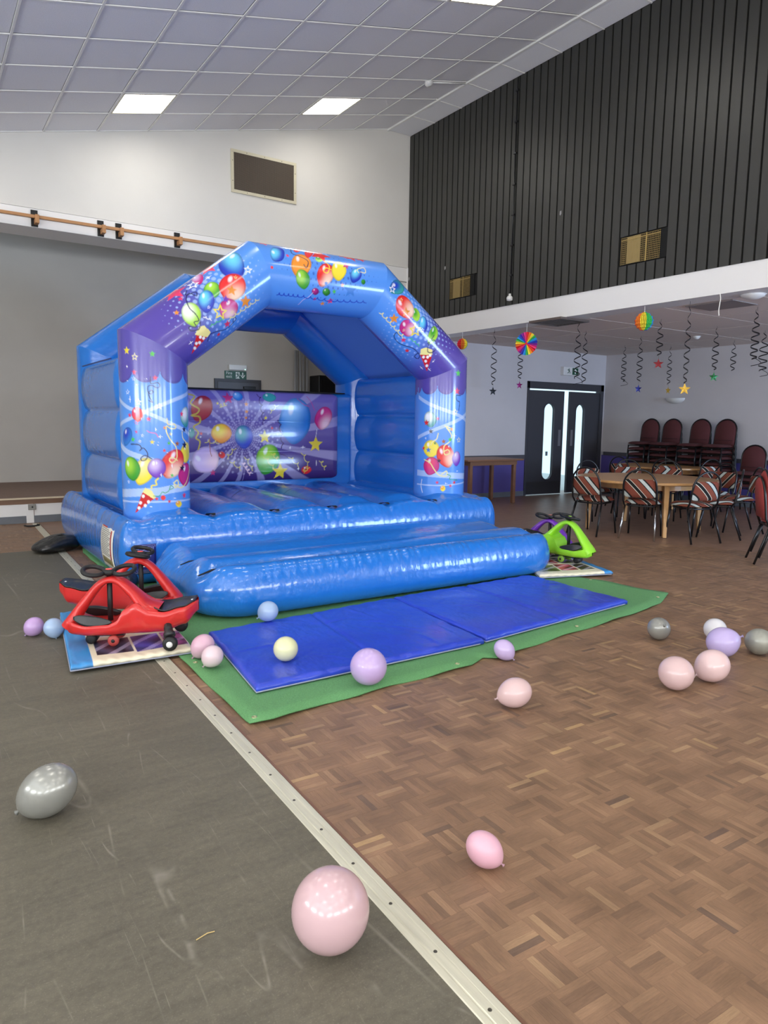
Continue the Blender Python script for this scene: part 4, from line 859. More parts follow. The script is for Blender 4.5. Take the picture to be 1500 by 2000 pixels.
ART_p=(
 ('B',(2.951,1.612),(0.125,-0.041),(0.06,0.154),'dred','dred'),
 ('B',(2.819,1.318),(0.039,0),(0.002,0.062),'teal','teal'),
 ('B',(3.197,1.312),(0.134,0.001),(0.002,0.122),'orange','yellow'),
 ('B',(3.493,1.269),(0.123,0.011),(-0.012,0.149),'dblue','teal'),
 ('B',(4.214,1.476),(0.229,-0.016),(0.03,0.302),'blue','lblue'),
 ('B',(4.635,1.519),(0.125,-0.027),(0.046,0.153),'magenta','pinkw'),
 ('B',(2.996,0.986),(0.139,0.109),(-0.106,0.128),'lilac','pinkw'),
 ('B',(3.82,0.978),(0.16,-0.042),(0.058,0.193),'green','lgreen'),
 ('B',(3.853,1.774),(0.095,0.003),(0,0.057),'teal','teal'),
 ('B',(3.425,1.775),(0.067,0.002),(0,0.056),'blue','lblue'),
 ('B',(3.203,1.046),(0.044,-0.001),(0,0.042),'red','dred'),
 ('B',(4.376,0.829),(0.076,-0.002),(0,0.057),'red','dred'),
 ('S',(3.776,1.272),0.091,1.57,'yellow',1),
 ('S',(4.516,1.17),0.112,1.57,'yellow',1),
 ('S',(3.991,0.82),0.117,1.57,'yellow',1),
 ('S',(3.291,1.75),0.077,1.56,'dpink',1),
 ('S',(3.796,1.514),0.029,1.57,'yellow',1),
 ('S',(3.152,1.682),0.02,1.57,'yellow',1),
 ('S',(3.529,1.68),0.033,1.57,'orange',1),
 ('S',(3.532,1.588),0.03,1.57,'orange',1),
 ('S',(3.527,1.511),0.024,1.57,'orange',1),
 ('S',(3.08,0.831),0.043,1.57,'dpink',1),
 ('S',(3.882,1.385),0.022,1.57,'red',1),
 ('S',(2.938,1.311),0.023,1.53,'red',1),
 ('S',(4.139,1.128),0.056,1.57,'white',2),
 ('S',(4.329,1.134),0.061,1.57,'white',2),
 ('S',(4.254,0.85),0.057,1.57,'white',2),
 ('S',(4.525,0.92),0.048,1.57,'white',2),
 ('S',(2.93,1.27),0.026,1.53,'white',2),
 ('S',(3.603,0.809),0.025,1.57,'white',2),
 ('C',((2.802,1.783),(2.87,1.758),(2.813,1.676),(2.916,1.611),(2.894,1.556),(2.824,1.528),(2.921,1.516),(2.934,1.448),(2.849,1.393),(2.903,1.325),(2.874,1.256),(2.922,1.215),(2.906,1.119)),0.018,'ochre'),
 ('C',((3.69,1.812),(3.7,1.788),(3.716,1.774),(3.731,1.77),(3.737,1.771),(3.731,1.77),(3.719,1.761),(3.708,1.742),(3.707,1.716),(3.716,1.693),(3.733,1.678),(3.748,1.674),(3.753,1.675),(3.748,1.675),(3.735,1.665),(3.725,1.646),(3.723,1.621),(3.733,1.597),(3.75,1.582),(3.764,1.578),(3.77,1.579),(3.764,1.579),(3.752,1.569),(3.741,1.55),(3.74,1.524),(3.75,1.501),(3.766,1.486),(3.781,1.481),(3.787,1.482),(3.781,1.482),(3.769,1.473),(3.758,1.453),(3.756,1.428)),0.008,'dpur'),
 ('C',((3.97,1.488),(3.979,1.462),(3.994,1.444),(4.007,1.435),(4.013,1.431),(4.008,1.427),(3.997,1.415),(3.987,1.394),(3.986,1.367),(3.994,1.341),(4.009,1.322),(4.023,1.313),(4.028,1.31),(4.024,1.305),(4.013,1.293),(4.003,1.272),(4.001,1.245),(4.009,1.219),(4.025,1.2),(4.038,1.191),(4.044,1.187),(4.039,1.183),(4.028,1.171),(4.018,1.149),(4.016,1.122)),0.012,'dpur'),
 ('C',((3.992,1.049),(4.081,1.018),(4.138,0.943),(4.179,0.927),(4.155,1.002)),0.008,'dpur'),
 ('C',((4.247,1.771),(4.33,1.699),(4.413,1.672)),0.006,'magenta'),
 ('C',((4.397,1.805),(4.447,1.732),(4.498,1.621)),0.006,'magenta'),
 ('C',((4.114,1.003),(4.139,0.988),(4.165,0.985),(4.181,0.991),(4.183,0.997),(4.176,0.995),(4.169,0.981),(4.171,0.958),(4.187,0.934),(4.213,0.919),(4.239,0.916),(4.255,0.922),(4.258,0.929),(4.251,0.926),(4.243,0.912),(4.246,0.889),(4.262,0.865)),0.008,'ochre2'),
 ('C',((4.304,1.059),(4.323,1.037),(4.347,1.026),(4.365,1.026),(4.37,1.031),(4.363,1.031),(4.35,1.019),(4.344,0.996),(4.35,0.968),(4.369,0.946),(4.393,0.935),(4.411,0.935),(4.417,0.939),(4.409,0.939),(4.397,0.928),(4.39,0.905),(4.397,0.877)),0.008,'ochre2'),
 ('C',((4.568,0.949),(4.588,0.932),(4.612,0.926),(4.628,0.932),(4.631,0.94),(4.621,0.942),(4.608,0.932),(4.603,0.911),(4.611,0.887),(4.632,0.869),(4.656,0.864),(4.672,0.869),(4.675,0.878),(4.665,0.88),(4.652,0.87),(4.646,0.849),(4.655,0.825)),0.008,'ochre2'),
 ('C',((3.273,0.995),(3.285,1.018),(3.286,1.04),(3.278,1.053),(3.271,1.054),(3.274,1.048),(3.289,1.043),(3.311,1.046),(3.333,1.061),(3.346,1.084),(3.346,1.106),(3.338,1.119),(3.332,1.121),(3.334,1.114),(3.349,1.109),(3.372,1.113),(3.394,1.128)),0.008,'ochre2'),
 ('C',((3.302,0.959),(3.326,0.947),(3.35,0.947),(3.364,0.954),(3.365,0.961),(3.359,0.958),(3.354,0.944),(3.359,0.922),(3.376,0.901),(3.4,0.889),(3.424,0.889),(3.438,0.896),(3.44,0.902),(3.434,0.899),(3.429,0.885),(3.433,0.863),(3.45,0.842)),0.008,'ochre2'),
 ('C',((3.498,1.013),(3.517,0.992),(3.54,0.983),(3.557,0.984),(3.561,0.989),(3.555,0.987),(3.545,0.975),(3.542,0.952),(3.55,0.926),(3.57,0.905),(3.593,0.896),(3.61,0.897),(3.614,0.901),(3.608,0.9),(3.598,0.887),(3.595,0.864),(3.603,0.838)),0.008,'ochre2'),
 ('C',((3.761,1.008),(3.784,0.991),(3.809,0.985),(3.826,0.988),(3.83,0.993),(3.824,0.99),(3.817,0.976),(3.817,0.952),(3.831,0.927),(3.855,0.909),(3.88,0.903),(3.897,0.906),(3.901,0.911),(3.895,0.908),(3.888,0.894),(3.888,0.87),(3.902,0.844)),0.008,'ochre2'),
 ('C',((3.872,1.05),(3.892,1.037),(3.913,1.036),(3.926,1.044),(3.926,1.054),(3.916,1.056),(3.904,1.046),(3.901,1.027),(3.911,1.006),(3.931,0.993),(3.953,0.991),(3.966,1),(3.966,1.009),(3.956,1.011),(3.944,1.001),(3.941,0.982),(3.951,0.961)),0.008,'ochre2'),
 ('C',((3.86,1.573),(3.873,1.594),(3.874,1.614),(3.865,1.626),(3.856,1.627),(3.857,1.619),(3.87,1.611),(3.893,1.612),(3.915,1.624),(3.929,1.645),(3.929,1.666),(3.921,1.678),(3.912,1.678),(3.912,1.67),(3.926,1.663),(3.948,1.664),(3.971,1.676)),0.008,'ochre2'),
 ('C',((3.18,1.63),(3.198,1.642),(3.204,1.659),(3.2,1.671),(3.19,1.674),(3.183,1.666),(3.187,1.653),(3.203,1.644),(3.224,1.645),(3.241,1.657),(3.248,1.673),(3.244,1.686),(3.234,1.689),(3.227,1.681),(3.231,1.668),(3.247,1.659),(3.268,1.66)),0.008,'ochre2'),
 ('C',((4.346,0.787),(4.357,0.807),(4.354,0.826),(4.341,0.837),(4.33,0.835),(4.329,0.824),(4.341,0.814),(4.363,0.813),(4.384,0.824),(4.395,0.844),(4.392,0.863),(4.379,0.874),(4.368,0.872),(4.367,0.861),(4.379,0.851),(4.401,0.85),(4.422,0.861)),0.008,'ochre2'),
 ('C',((2.986,1.201),(3.011,1.204),(3.029,1.217),(3.035,1.23),(3.033,1.236),(3.029,1.23),(3.032,1.216),(3.047,1.201),(3.072,1.194),(3.097,1.197),(3.115,1.209),(3.122,1.223),(3.119,1.229),(3.115,1.223),(3.118,1.209),(3.134,1.194),(3.158,1.186)),0.008,'ochre2'),
 ('C',((3.459,0.942),(3.474,0.929),(3.491,0.927),(3.503,0.933),(3.504,0.941),(3.495,0.943),(3.485,0.936),(3.481,0.92),(3.487,0.902),(3.502,0.889),(3.52,0.887),(3.531,0.892),(3.532,0.9),(3.524,0.903),(3.513,0.896),(3.509,0.88),(3.515,0.862),(3.53,0.849),(3.548,0.846),(3.559,0.852),(3.56,0.86),(3.552,0.863),(3.542,0.855),(3.537,0.839),(3.543,0.821),(3.559,0.809),(3.576,0.806),(3.588,0.812),(3.588,0.82),(3.58,0.822),(3.57,0.815),(3.566,0.799),(3.572,0.781)),0.009,'pinkw'),
 ('C',((3.044,1.256),(3.049,1.145),(3.069,1.034)),0.008,'brown'),
 ('C',((4.533,1.367),(4.516,1.269)),0.005,'white'),
)
# ================================================================== bouncy castle
PAL = dict(red=(232, 48, 48), pink=(236, 62, 110), green=(60, 160, 50), yellow=(244, 222, 60), orange=(240, 150, 50), blue=(40, 120, 210), dblue=(36, 60, 190), teal=(60, 160, 160),
           purple=(120, 60, 190), magenta=(200, 40, 130), white=(246, 246, 250), navy=(22, 22, 70), cream=(240, 228, 150), lgreen=(170, 222, 70), conered=(206, 32, 36), peach=(250, 214, 190), pinkw=(240, 205, 220),
           lilac=(214, 190, 236), cyan=(110, 214, 244), sgreen=(80, 200, 70), brown=(170, 90, 40), dmag=(120, 20, 110), dgreen=(30, 110, 40), star_blue=(60, 130, 220), dred=(176, 40, 60), dpink=(210, 60, 130), lblue=(120, 180, 236),
           ochre=(206, 186, 70), ochre2=(226, 212, 90), dpur=(56, 20, 80), ribbon=(206, 224, 252))
PALN = {k: np.array(lin(v)) for k, v in PAL.items()}
def sstep(a, b, x): t = np.clip((x-a)/(b-a), 0, 1); return t*t*(3-2*t)
def paint(S_, T_, C_, art, aa=.004):
    """flat print: balloons, stars, curls and polygons given in metres on the sheet"""
    def over(idx, al, col): C_[idx] = C_[idx]*(1-al[:, None])+col*al[:, None]
    for e in art:
        k = e[0]
        if k == 'B':
            (s0, t0), A, B, c1, c2 = e[1:]; R_ = (abs(A[0])+abs(B[0])+abs(A[1])+abs(B[1]))*1.2
            idx = np.nonzero((abs(S_-s0) < R_) & (abs(T_-t0) < R_))[0]
            if not len(idx): continue
            D = np.array([[A[0], B[0]], [A[1], B[1]]]); 
            if abs(np.linalg.det(D)) < 1e-6: continue
            pq = np.linalg.solve(D, np.stack([S_[idx]-s0, T_[idx]-t0])); p, q = pq
            p = p/np.where(q < 0, 1-.30*q*q, 1); d = np.hypot(p, q); sz = math.sqrt(abs(np.linalg.det(D)))
            al = sstep(aa/sz, -aa/sz, d-1)
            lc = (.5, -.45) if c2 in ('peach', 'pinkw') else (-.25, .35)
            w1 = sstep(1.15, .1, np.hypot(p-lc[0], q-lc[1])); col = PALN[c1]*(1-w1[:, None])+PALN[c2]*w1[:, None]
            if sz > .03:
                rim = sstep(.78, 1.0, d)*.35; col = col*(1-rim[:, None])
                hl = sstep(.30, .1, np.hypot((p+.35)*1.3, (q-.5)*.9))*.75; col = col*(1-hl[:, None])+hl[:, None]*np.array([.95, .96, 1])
            over(idx, al, col)
        elif k == 'S':
            (s0, t0), R_, ang, cn, fill = e[1:]
            idx = np.nonzero((abs(S_-s0) < R_*1.2) & (abs(T_-t0) < R_*1.2))[0]
            if not len(idx): continue
            x, y = S_[idx]-s0, T_[idx]-t0; rho = np.hypot(x, y); th = np.arctan2(y, x)-ang
            if fill in (0, 1):
                a = abs((th+PI/5) % (2*PI/5)-PI/5); px_, py_ = rho*np.cos(a), rho*np.sin(a)
                def sd(R1):
                    ax, ay = R1, 0; bx, by = .45*R1*math.cos(PI/5), .45*R1*math.sin(PI/5); ex, ey = bx-ax, by-ay; Ln = math.hypot(ex, ey)
                    return ((px_-ax)*(-ey)+(py_-ay)*ex)/-Ln
                d = sd(R_); d = d if (sd(R_)[np.argmin(rho)] < 0) else -d
                al = sstep(aa*.6, -aa*.6, d)
                if fill == 0:
                    d2 = sd(R_*.62); d2 = d2 if d2[np.argmin(rho)] < 0 else -d2; al = al*(1-sstep(aa*.6, -aa*.6, d2))
                col = PALN[cn]*(1-.25*sstep(-R_, R_, y*1.0))[:, None] if fill == 1 else np.tile(PALN[cn], (len(idx), 1))
                over(idx, al, col)
            elif fill == 2:
                d = np.minimum(abs(x)*9+abs(y), abs(x)+abs(y)*9); al = sstep(R_, R_*.55, d)*.95; over(idx, al, PALN[cn])
            else: over(idx, sstep(aa, -aa, np.maximum(abs(x), abs(y))-R_*.8), PALN[cn])
        elif k == 'C':
            pts, wd, cn = e[1:]; pts = [tuple(2*np.array(pts[0])-np.array(pts[1])), *pts, tuple(2*np.array(pts[-1])-np.array(pts[-2]))] if cn == 'ribbon' else pts; P = np.array([tuple(p)[:2] for p in bez([(p[0], p[1], 0) for p in pts], 4)]); a = .62 if cn == 'ribbon' else 1
            mn, mx_ = P.min(0)-wd, P.max(0)+wd
            idx = np.nonzero((S_ > mn[0]) & (S_ < mx_[0]) & (T_ > mn[1]) & (T_ < mx_[1]))[0]
            if not len(idx): continue
            x, y = S_[idx], T_[idx]; dm = np.full(len(idx), 9.)
            for i in range(len(P)-1):
                d = P[i+1]-P[i]; L2 = d@d+1e-12; t = np.clip(((x-P[i, 0])*d[0]+(y-P[i, 1])*d[1])/L2, 0, 1)
                dm = np.minimum(dm, np.hypot(x-P[i, 0]-t*d[0], y-P[i, 1]-t*d[1]))
            over(idx, sstep(aa*.7, -aa*.7, dm-max(wd/2, .003))*a, PALN[cn])
        elif k == 'T':
            pts, cn = e[1:]; P = np.array(pts); mn, mx_ = P.min(0), P.max(0)
            idx = np.nonzero((S_ > mn[0]) & (S_ < mx_[0]) & (T_ > mn[1]) & (T_ < mx_[1]))[0]
            x, y = S_[idx], T_[idx]; ins = np.zeros(len(idx), bool)
            for i in range(len(P)):
                a, b = P[i], P[(i+1) % len(P)]
                if a[1] == b[1]: continue
                ins ^= ((a[1] > y) != (b[1] > y)) & (x < (b[0]-a[0])*(y-a[1])/(b[1]-a[1])+a[0])
            over(idx, ins.astype(float), PALN[cn])
def set_col(me, C_):
    at = me.color_attributes.new('print', 'FLOAT_COLOR', 'POINT'); at.data.foreach_set('color', np.concatenate([np.clip(C_, 0, 1), np.ones((len(C_), 1))], 1).astype(np.float32).ravel())
def np_mesh(name, V, Fc, mt, smooth=True):
    me = bpy.data.meshes.new(name); me.vertices.add(len(V)); me.vertices.foreach_set('co', V.astype(np.float32).ravel())
    me.loops.add(Fc.size); me.loops.foreach_set('vertex_index', Fc.ravel().astype(np.int32)); me.polygons.add(len(Fc)); me.polygons.foreach_set('loop_start', np.arange(0, Fc.size, Fc.shape[1], dtype=np.int32))
    me.update(calc_edges=True); me.polygons.foreach_set('use_smooth', [smooth]*len(Fc)); me.materials.append(mt); return me
PVC = mat('glossy_blue_vinyl', (34, 117, 208), .22, coat=.5, bump=(9, .16, (1, 1, 2.2), .02))
PVC_WR = mat('glossy_blue_vinyl_wrinkled', (34, 117, 208), .2, coat=.5, bump=(15, .42, (1, 1, .5), .02))
PRINT = mat('printed_vinyl', (80, 140, 230), .24, coat=.45, attr='print', bump=(7, .10, (1, 1, 1), .02))
GAPBLACK = mat('black_slit_fabric', (12, 12, 14), .8)
CX = 3.645
castle = thing('bouncy_castle', 'large blue inflatable bouncy castle printed with party balloons and stars', 'bouncy castle', (0, 0, 0))
ARCH = [(1.93, .5), (1.93, 2.14), (2.97, 2.93), (4.33, 2.93), (5.36, 2.14), (5.36, .5)]; RA = .31; YA = 6.85; YR = 8.8
def arch_mesh(name, Y0, ang, ds, mt, do_paint):
    P = [Vector((x, 0, z)) for x, z in ARCH]; allV = []; allF = []; allC = []; k0 = 0; na = len(ang)
    ca, sa = np.cos(ang), np.sin(ang)
    for sgi in range(5):
        a, b = P[sgi], P[sgi+1]; d = (b-a).normalized(); n = Vector((-d.z, 0, d.x)); Ls = (b-a).length
        def cut(i, base):
            if i in (0, 5): return 0.
            d0 = (P[i]-P[i-1]).normalized(); d1 = (P[i+1]-P[i]).normalized(); 
            turn = math.atan2(d0.z*d1.x-d0.x*d1.z, d0.x*d1.x+d0.z*d1.z)      # >0 turning right (inwards)
            return math.tan(turn/2)
        ns = max(2, int(Ls/ds)); lam = np.linspace(0, 1, ns+1)
        off = RA*sa                                                    # offset towards the outer side
        s_start = -cut(sgi, 0)*off; s_end = Ls+cut(sgi+1, 0)*off
        Sg = s_start[None]*(1-lam[:, None])+s_end[None]*lam[:, None]; Tg = np.tile(RA*ang, (ns+1, 1)); Og = np.tile(off, (ns+1, 1)); Yg = np.tile(Y0-RA*ca, (ns+1, 1))
        V = np.stack([a.x+d.x*Sg+n.x*Og, Yg, a.z+d.z*Sg+n.z*Og], -1).reshape(-1, 3)
        nn = (ns+1); j, i = np.meshgrid(np.arange(ns), np.arange(na-1), indexing='ij'); q = j*na+i
        Fq = np.stack([q, q+1, q+na+1, q+na], -1).reshape(-1, 4)+k0; k0 += len(V); allV.append(V); allF.append(Fq)
        if do_paint:
            s_, t_ = Sg.ravel(), Tg.ravel(); blue = np.array(lin((84, 146, 232))); pur = np.array(lin((88, 72, 164))); C_ = np.tile(blue, (len(s_), 1))
            def mixc(w): 
                global _; return blue*(1-w[:, None])+pur*w[:, None]
            if sgi == 0:
                xx = ((t_-.029)/.25) % 1; bd = 1.425-.115*np.sqrt(np.clip(1-(2*xx-1)**2, 0, 1)); C_ = mixc(sstep(-.004, .004, s_-bd)*.95+0*s_)
                C_ = C_*(1-.25*sstep(.03, 0, abs(s_-bd))*(s_ > bd))[:, None]
            elif sgi == 4:
                xx = ((t_+.035)/.21) % 1; bd = .228+.10*np.sqrt(np.clip(1-(2*xx-1)**2, 0, 1)); C_ = mixc(sstep(.004, -.004, s_-bd)); C_ = C_*(1-.25*sstep(.03, 0, abs(s_-bd))*(s_ < bd))[:, None]
            elif sgi in (1, 3):
                ss = s_ if sgi == 1 else 1.306-s_
                C_ = mixc(sstep(.85, .30, ss-.35*t_))
                # halftone dots fading outwards
                u, v = (s_*.9+t_*.45)/.062, (t_*.9-s_*.45)/.062; fu, fv = u % 1-.5, v % 1-.5; rr = np.clip(.46-.75*abs(ss-.72)**1.2-.5*abs(t_-.12), 0, .42)
                al = sstep(.06, -.06, np.hypot(fu, fv)-rr)*(rr > .05)*.7; C_ = C_*(1-al[:, None])+np.array(lin((170, 196, 246)))*al[:, None]
            if sgi == 2:
                u, v = s_/.058, t_/.058; fu, fv = (u+.5*(np.floor(v) % 2)) % 1-.5, v % 1-.5; rr = np.clip(.42-.55*abs(s_-.68)-1.0*abs(t_-.06), 0, .36)
                al = sstep(.06, -.06, np.hypot(fu*1.4, fv)-rr)*(rr > .05)*.6; C_ = C_*(1-al[:, None])+np.array(lin((40, 70, 170)))*al[:, None]
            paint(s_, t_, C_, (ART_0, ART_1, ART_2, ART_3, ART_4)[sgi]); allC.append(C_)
    me = np_mesh(name, np.concatenate(allV), np.concatenate(allF), mt)
    if do_paint: set_col(me, np.concatenate(allC))
    return me
da = .0065/RA
ang_front = np.concatenate([np.arange(-1.65, 2.05, da), np.linspace(2.05, 2*PI-1.65, 26)])
o = link('front_arch', arch_mesh('front_arch', YA, ang_front, .0065, PRINT, True), castle); o['label'] = 'front arch printed with balloons, stars, cones and curls'
o = link('rear_arch', arch_mesh('rear_arch', YR, np.linspace(-PI, PI, 49), .08, PVC, False), castle)
# inflated slab built from rounded-rectangle rings
def inflated(x0, x1, y0, y1, h, rc, bz, zfun, nx, ny, step, ripple=.004, zb=.012, box=.75, seed=1):
    cx, cy, a, b = (x0+x1)/2, (y0+y1)/2, (x1-x0)/2, (y1-y0)/2; rng = np.random.default_rng(seed); nc = 12
    def ring(d):
        A, B = max(a-d, .002), max(b-d, .002); r = min(max(rc-d*.8, .01), A, B); pts = []
        def edge(p, q, n): 
            for k in range(n): pts.append((p[0]+(q[0]-p[0])*k/n, p[1]+(q[1]-p[1])*k/n))
        def arc(c, a0):
            for k in range(nc): t = a0+PI/2*k/nc; pts.append((c[0]+r*math.cos(t), c[1]+r*math.sin(t)))
        edge((-A+r, -B), (A-r, -B), nx); arc((A-r, -B+r), -PI/2); edge((A, -B+r), (A, B-r), ny); arc((A-r, B-r), 0)
        edge((A-r, B), (-A+r, B), nx); arc((-A+r, B-r), PI/2); edge((-A, B-r), (-A, -B+r), ny); arc((-A+r, -B+r), PI)
        return np.array(pts)
    n = len(ring(0)); ph = np.arange(n); rip = np.zeros(n)
    for fr, am in ((n/9.3, .5), (n/5.7, .6), (n/14.1, .5), (n/4.1, .35)): rip += am*np.sin(2*PI*ph/n*round(fr)+rng.uniform(0, 6))
    rip *= (.45+.75*np.sin(2*PI*ph/n*7+rng.uniform(0, 6))**2)
    V = []; 
    for k in range(19):
        f = -PI/2+PI*k/18; c_, s_ = math.cos(f), math.sin(f); ins = bz*(1-abs(c_)**box); z = zb+(h-zb)*(.5+.5*math.copysign(abs(s_)**.9, s_))
        q = ring(ins); wt = max(0, math.sin(f))**1.5*ripple; nrm = q/np.maximum(np.hypot(q[:, 0]/a, q[:, 1]/b), 1e-3)[:, None]; nrm /= np.hypot(nrm[:, 0], nrm[:, 1])[:, None]+1e-9
        q = q+nrm*(rip*wt)[:, None]; lift = sstep(0.1, 1, np.array(s_))
        V.append(np.stack([q[:, 0]+cx, q[:, 1]+cy, z+lift*zfun(q[:, 0]+cx, q[:, 1]+cy)+rip*wt*.5], -1))
    d = bz+step; lim = min(a, b)-.004
    while d < lim:
        q = ring(d); V.append(np.stack([q[:, 0]+cx, q[:, 1]+cy, h+zfun(q[:, 0]+cx, q[:, 1]+cy)+0*q[:, 0]], -1)); d += step
    q = ring(lim); V.append(np.stack([q[:, 0]+cx, q[:, 1]+cy, h+zfun(q[:, 0]+cx, q[:, 1]+cy)], -1))
    m = len(V); Vv = np.concatenate(V); j, i = np.meshgrid(np.arange(m-1), np.arange(n), indexing='ij')
    Fq = np.stack([j*n+i, j*n+(i+1) % n, (j+1)*n+(i+1) % n, (j+1)*n+i], -1).reshape(-1, 4); return Vv, Fq
XS = [2.325+.66*k for k in range(5)]
def bed(x, y):
    q = ((x-XS[0])/.66) % 1; fade = (.25*sstep(6.30, 6.40, y)+.75*sstep(6.42, 6.66, y))*sstep(9.3, 9.0, y); return (.165*(1-np.abs(2*q-1)**2.6)-.09)*fade
Vv, Fq = inflated(1.45, 5.84, 6.27, 9.35, .60, .11, .16, bed, 240, 70, .03, .0042, seed=3)
base = link('base', np_mesh('base', Vv, Fq, PVC_WR), castle); base['label'] = 'thick blue inflated base with tube-like bed'
def steps(x, y):
    z = np.zeros_like(y); edges = (4.70, 5.10, 5.52, 6.42)
    for a, b in zip(edges[:-1], edges[1:]):
        q = np.clip((y-a)/(b-a), 0, 1); z = np.where((y >= a) & (y < b), .09*(1-np.abs(2*q-1)**2.6), z)
    fade = sstep(.0, .22, np.minimum(x-1.66, 5.41-x)); return (z-.02)*fade-.02*(1-fade)
Vv, Fq = inflated(1.65, 5.40, 4.78, 6.36, .345, .42, .17, steps, 220, 60, .02, .0045, seed=5)
bump_ = link('front_step', np_mesh('front_step', Vv, Fq, PVC_WR), castle); bump_['label'] = 'long low inflated step across the front'
# black slits where the tubes meet
def slit(pts, wd, name='slit'):
    P = [Vector(p) for p in pts]; n = len(P); vs = []
    for i, p in enumerate(P):
        d = (P[min(i+1, n-1)]-P[max(i-1, 0)]); s = Vector((-d.y, d.x, 0)).normalized()*wd*math.sin(PI*(i+.35)/(n-.3))**.8; vs += [p-s, p+s]
    g = G(); g.add(vs, [(2*i, 2*i+1, 2*i+3, 2*i+2) for i in range(n-1)])
    o = g.obj(name, GAPBLACK, castle); m = o.modifiers.new('solid', 'SOLIDIFY'); m.thickness = .004; return o
for x in XS: slit([(x, 6.37, .598), (x, 6.42, .610), (x-.004, 6.50, .598), (x-.008, 6.64, .552)], .030)
slit([(1.72, 5.50, .338), (1.80, 5.51, .360), (1.92, 5.52, .362), (2.06, 5.52, .356)], .016); slit([(1.72, 5.08, .33), (1.84, 5.09, .362), (2.02, 5.10, .364), (2.26, 5.10, .356)], .024)
# side walls of three horizontal tubes
for nm, xc in (('left_side_wall', 1.87), ('right_side_wall', 5.42)):
    prof = []; z0, z1 = .58, 2.06
    for k in range(61):
        v = k/60; lob = math.sqrt(abs(math.sin(3*PI*v)))*.055; prof.append((xc+.19+lob, z0+(z1-z0)*v))
    for k in range(60, -1, -1):
        v = k/60; lob = math.sqrt(abs(math.sin(3*PI*v)))*.055; prof.append((xc-.19-lob, z0+(z1-z0)*v))
    npf = len(prof); ys = np.concatenate([[6.95], np.linspace(7.0, 8.65, 12), [8.75]]); vs = []
    for j, y in enumerate(ys):
        sq = .55 if j in (0, len(ys)-1) else 1
        for (x, z) in prof: vs.append((xc+(x-xc)*sq, y, z))
    fs = [(j*npf+i, j*npf+(i+1) % npf, (j+1)*npf+(i+1) % npf, (j+1)*npf+i) for j in range(len(ys)-1) for i in range(npf)]
    g = G(); g.add(vs, fs); g.obj('side_wall', PVC, castle, True)
# back wall with printed front
PX0, PX1, PZ0, PZ1 = 2.15, 4.90, .70, 1.85; nx, nz = 360, 150; rc = .13
uu, vv = np.meshgrid(np.linspace(PX0, PX1, nx), np.linspace(PZ0, PZ1, nz)); x_, z_ = uu.ravel().copy(), vv.ravel().copy()
qx, qz = np.maximum(abs(x_-(PX0+PX1)/2)-((PX1-PX0)/2-rc), 0), np.maximum(abs(z_-(PZ0+PZ1)/2)-((PZ1-PZ0)/2-rc), 0); dd = np.hypot(qx, qz); k_ = np.where(dd > rc, rc/np.maximum(dd, 1e-6), 1)
x2 = np.where((qx > 0) & (qz > 0), (PX0+PX1)/2+np.sign(x_-(PX0+PX1)/2)*((PX1-PX0)/2-rc+qx*k_), x_); z2 = np.where((qx > 0) & (qz > 0), (PZ0+PZ1)/2+np.sign(z_-(PZ0+PZ1)/2)*((PZ1-PZ0)/2-rc+qz*k_), z_)
edge = np.minimum(np.minimum(x2-PX0, PX1-x2), np.minimum(z2-PZ0, PZ1-z2)); lob = .03*np.sqrt(np.abs(np.sin(3*PI*(z2-PZ0)/(PZ1-PZ0))))
y2 = 8.56-.07*np.sqrt(np.clip(1-(1-np.clip(edge/.12, 0, 1))**2, 0, 1))-lob*np.clip(edge/.12, 0, 1)
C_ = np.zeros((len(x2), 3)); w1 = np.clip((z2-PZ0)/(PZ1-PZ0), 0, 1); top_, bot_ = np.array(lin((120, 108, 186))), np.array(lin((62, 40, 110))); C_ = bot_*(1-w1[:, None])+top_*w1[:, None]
dx, dz = x2-3.49, z2-1.27; r_ = np.hypot(dx, dz)+1e-6; th = np.arctan2(dz, dx)
ray_ = sstep(.55, .75, np.sin(th*15+1.2*np.sin(3*th)+.9*r_*np.sign(-dx)))*sstep(.06, .25, r_)*.55; C_ = C_*(1-ray_[:, None])+np.array(lin((190, 184, 226)))*ray_[:, None]
u, v = np.log(r_/.12)/.16, th/(2*PI)*38; fu, fv = u % 1-.5, (v+.5*(np.floor(u) % 2)) % 1-.5; al = sstep(.06, -.06, np.hypot(fu, fv)-np.clip(.34-.75*abs(r_-.26), 0, .28))*(r_ > .1)*(r_ < .52)*.45; C_ = C_*(1-al[:, None])+np.array(lin((196, 190, 230)))*al[:, None]
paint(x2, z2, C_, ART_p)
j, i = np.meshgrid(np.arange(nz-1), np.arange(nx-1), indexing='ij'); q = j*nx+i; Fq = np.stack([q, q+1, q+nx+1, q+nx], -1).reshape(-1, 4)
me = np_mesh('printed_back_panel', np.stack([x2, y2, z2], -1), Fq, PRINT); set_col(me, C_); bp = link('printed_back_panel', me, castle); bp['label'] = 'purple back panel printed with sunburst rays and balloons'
bevel(G().box(2.1, 5.15, 8.57, 8.9, .58, 1.86).obj('back_wall', PVC, castle), .05, 4)
G().box(2.1, 5.0, 8.52, 8.60, 1.853, 1.868).obj('top_binding', GAPBLACK, castle)
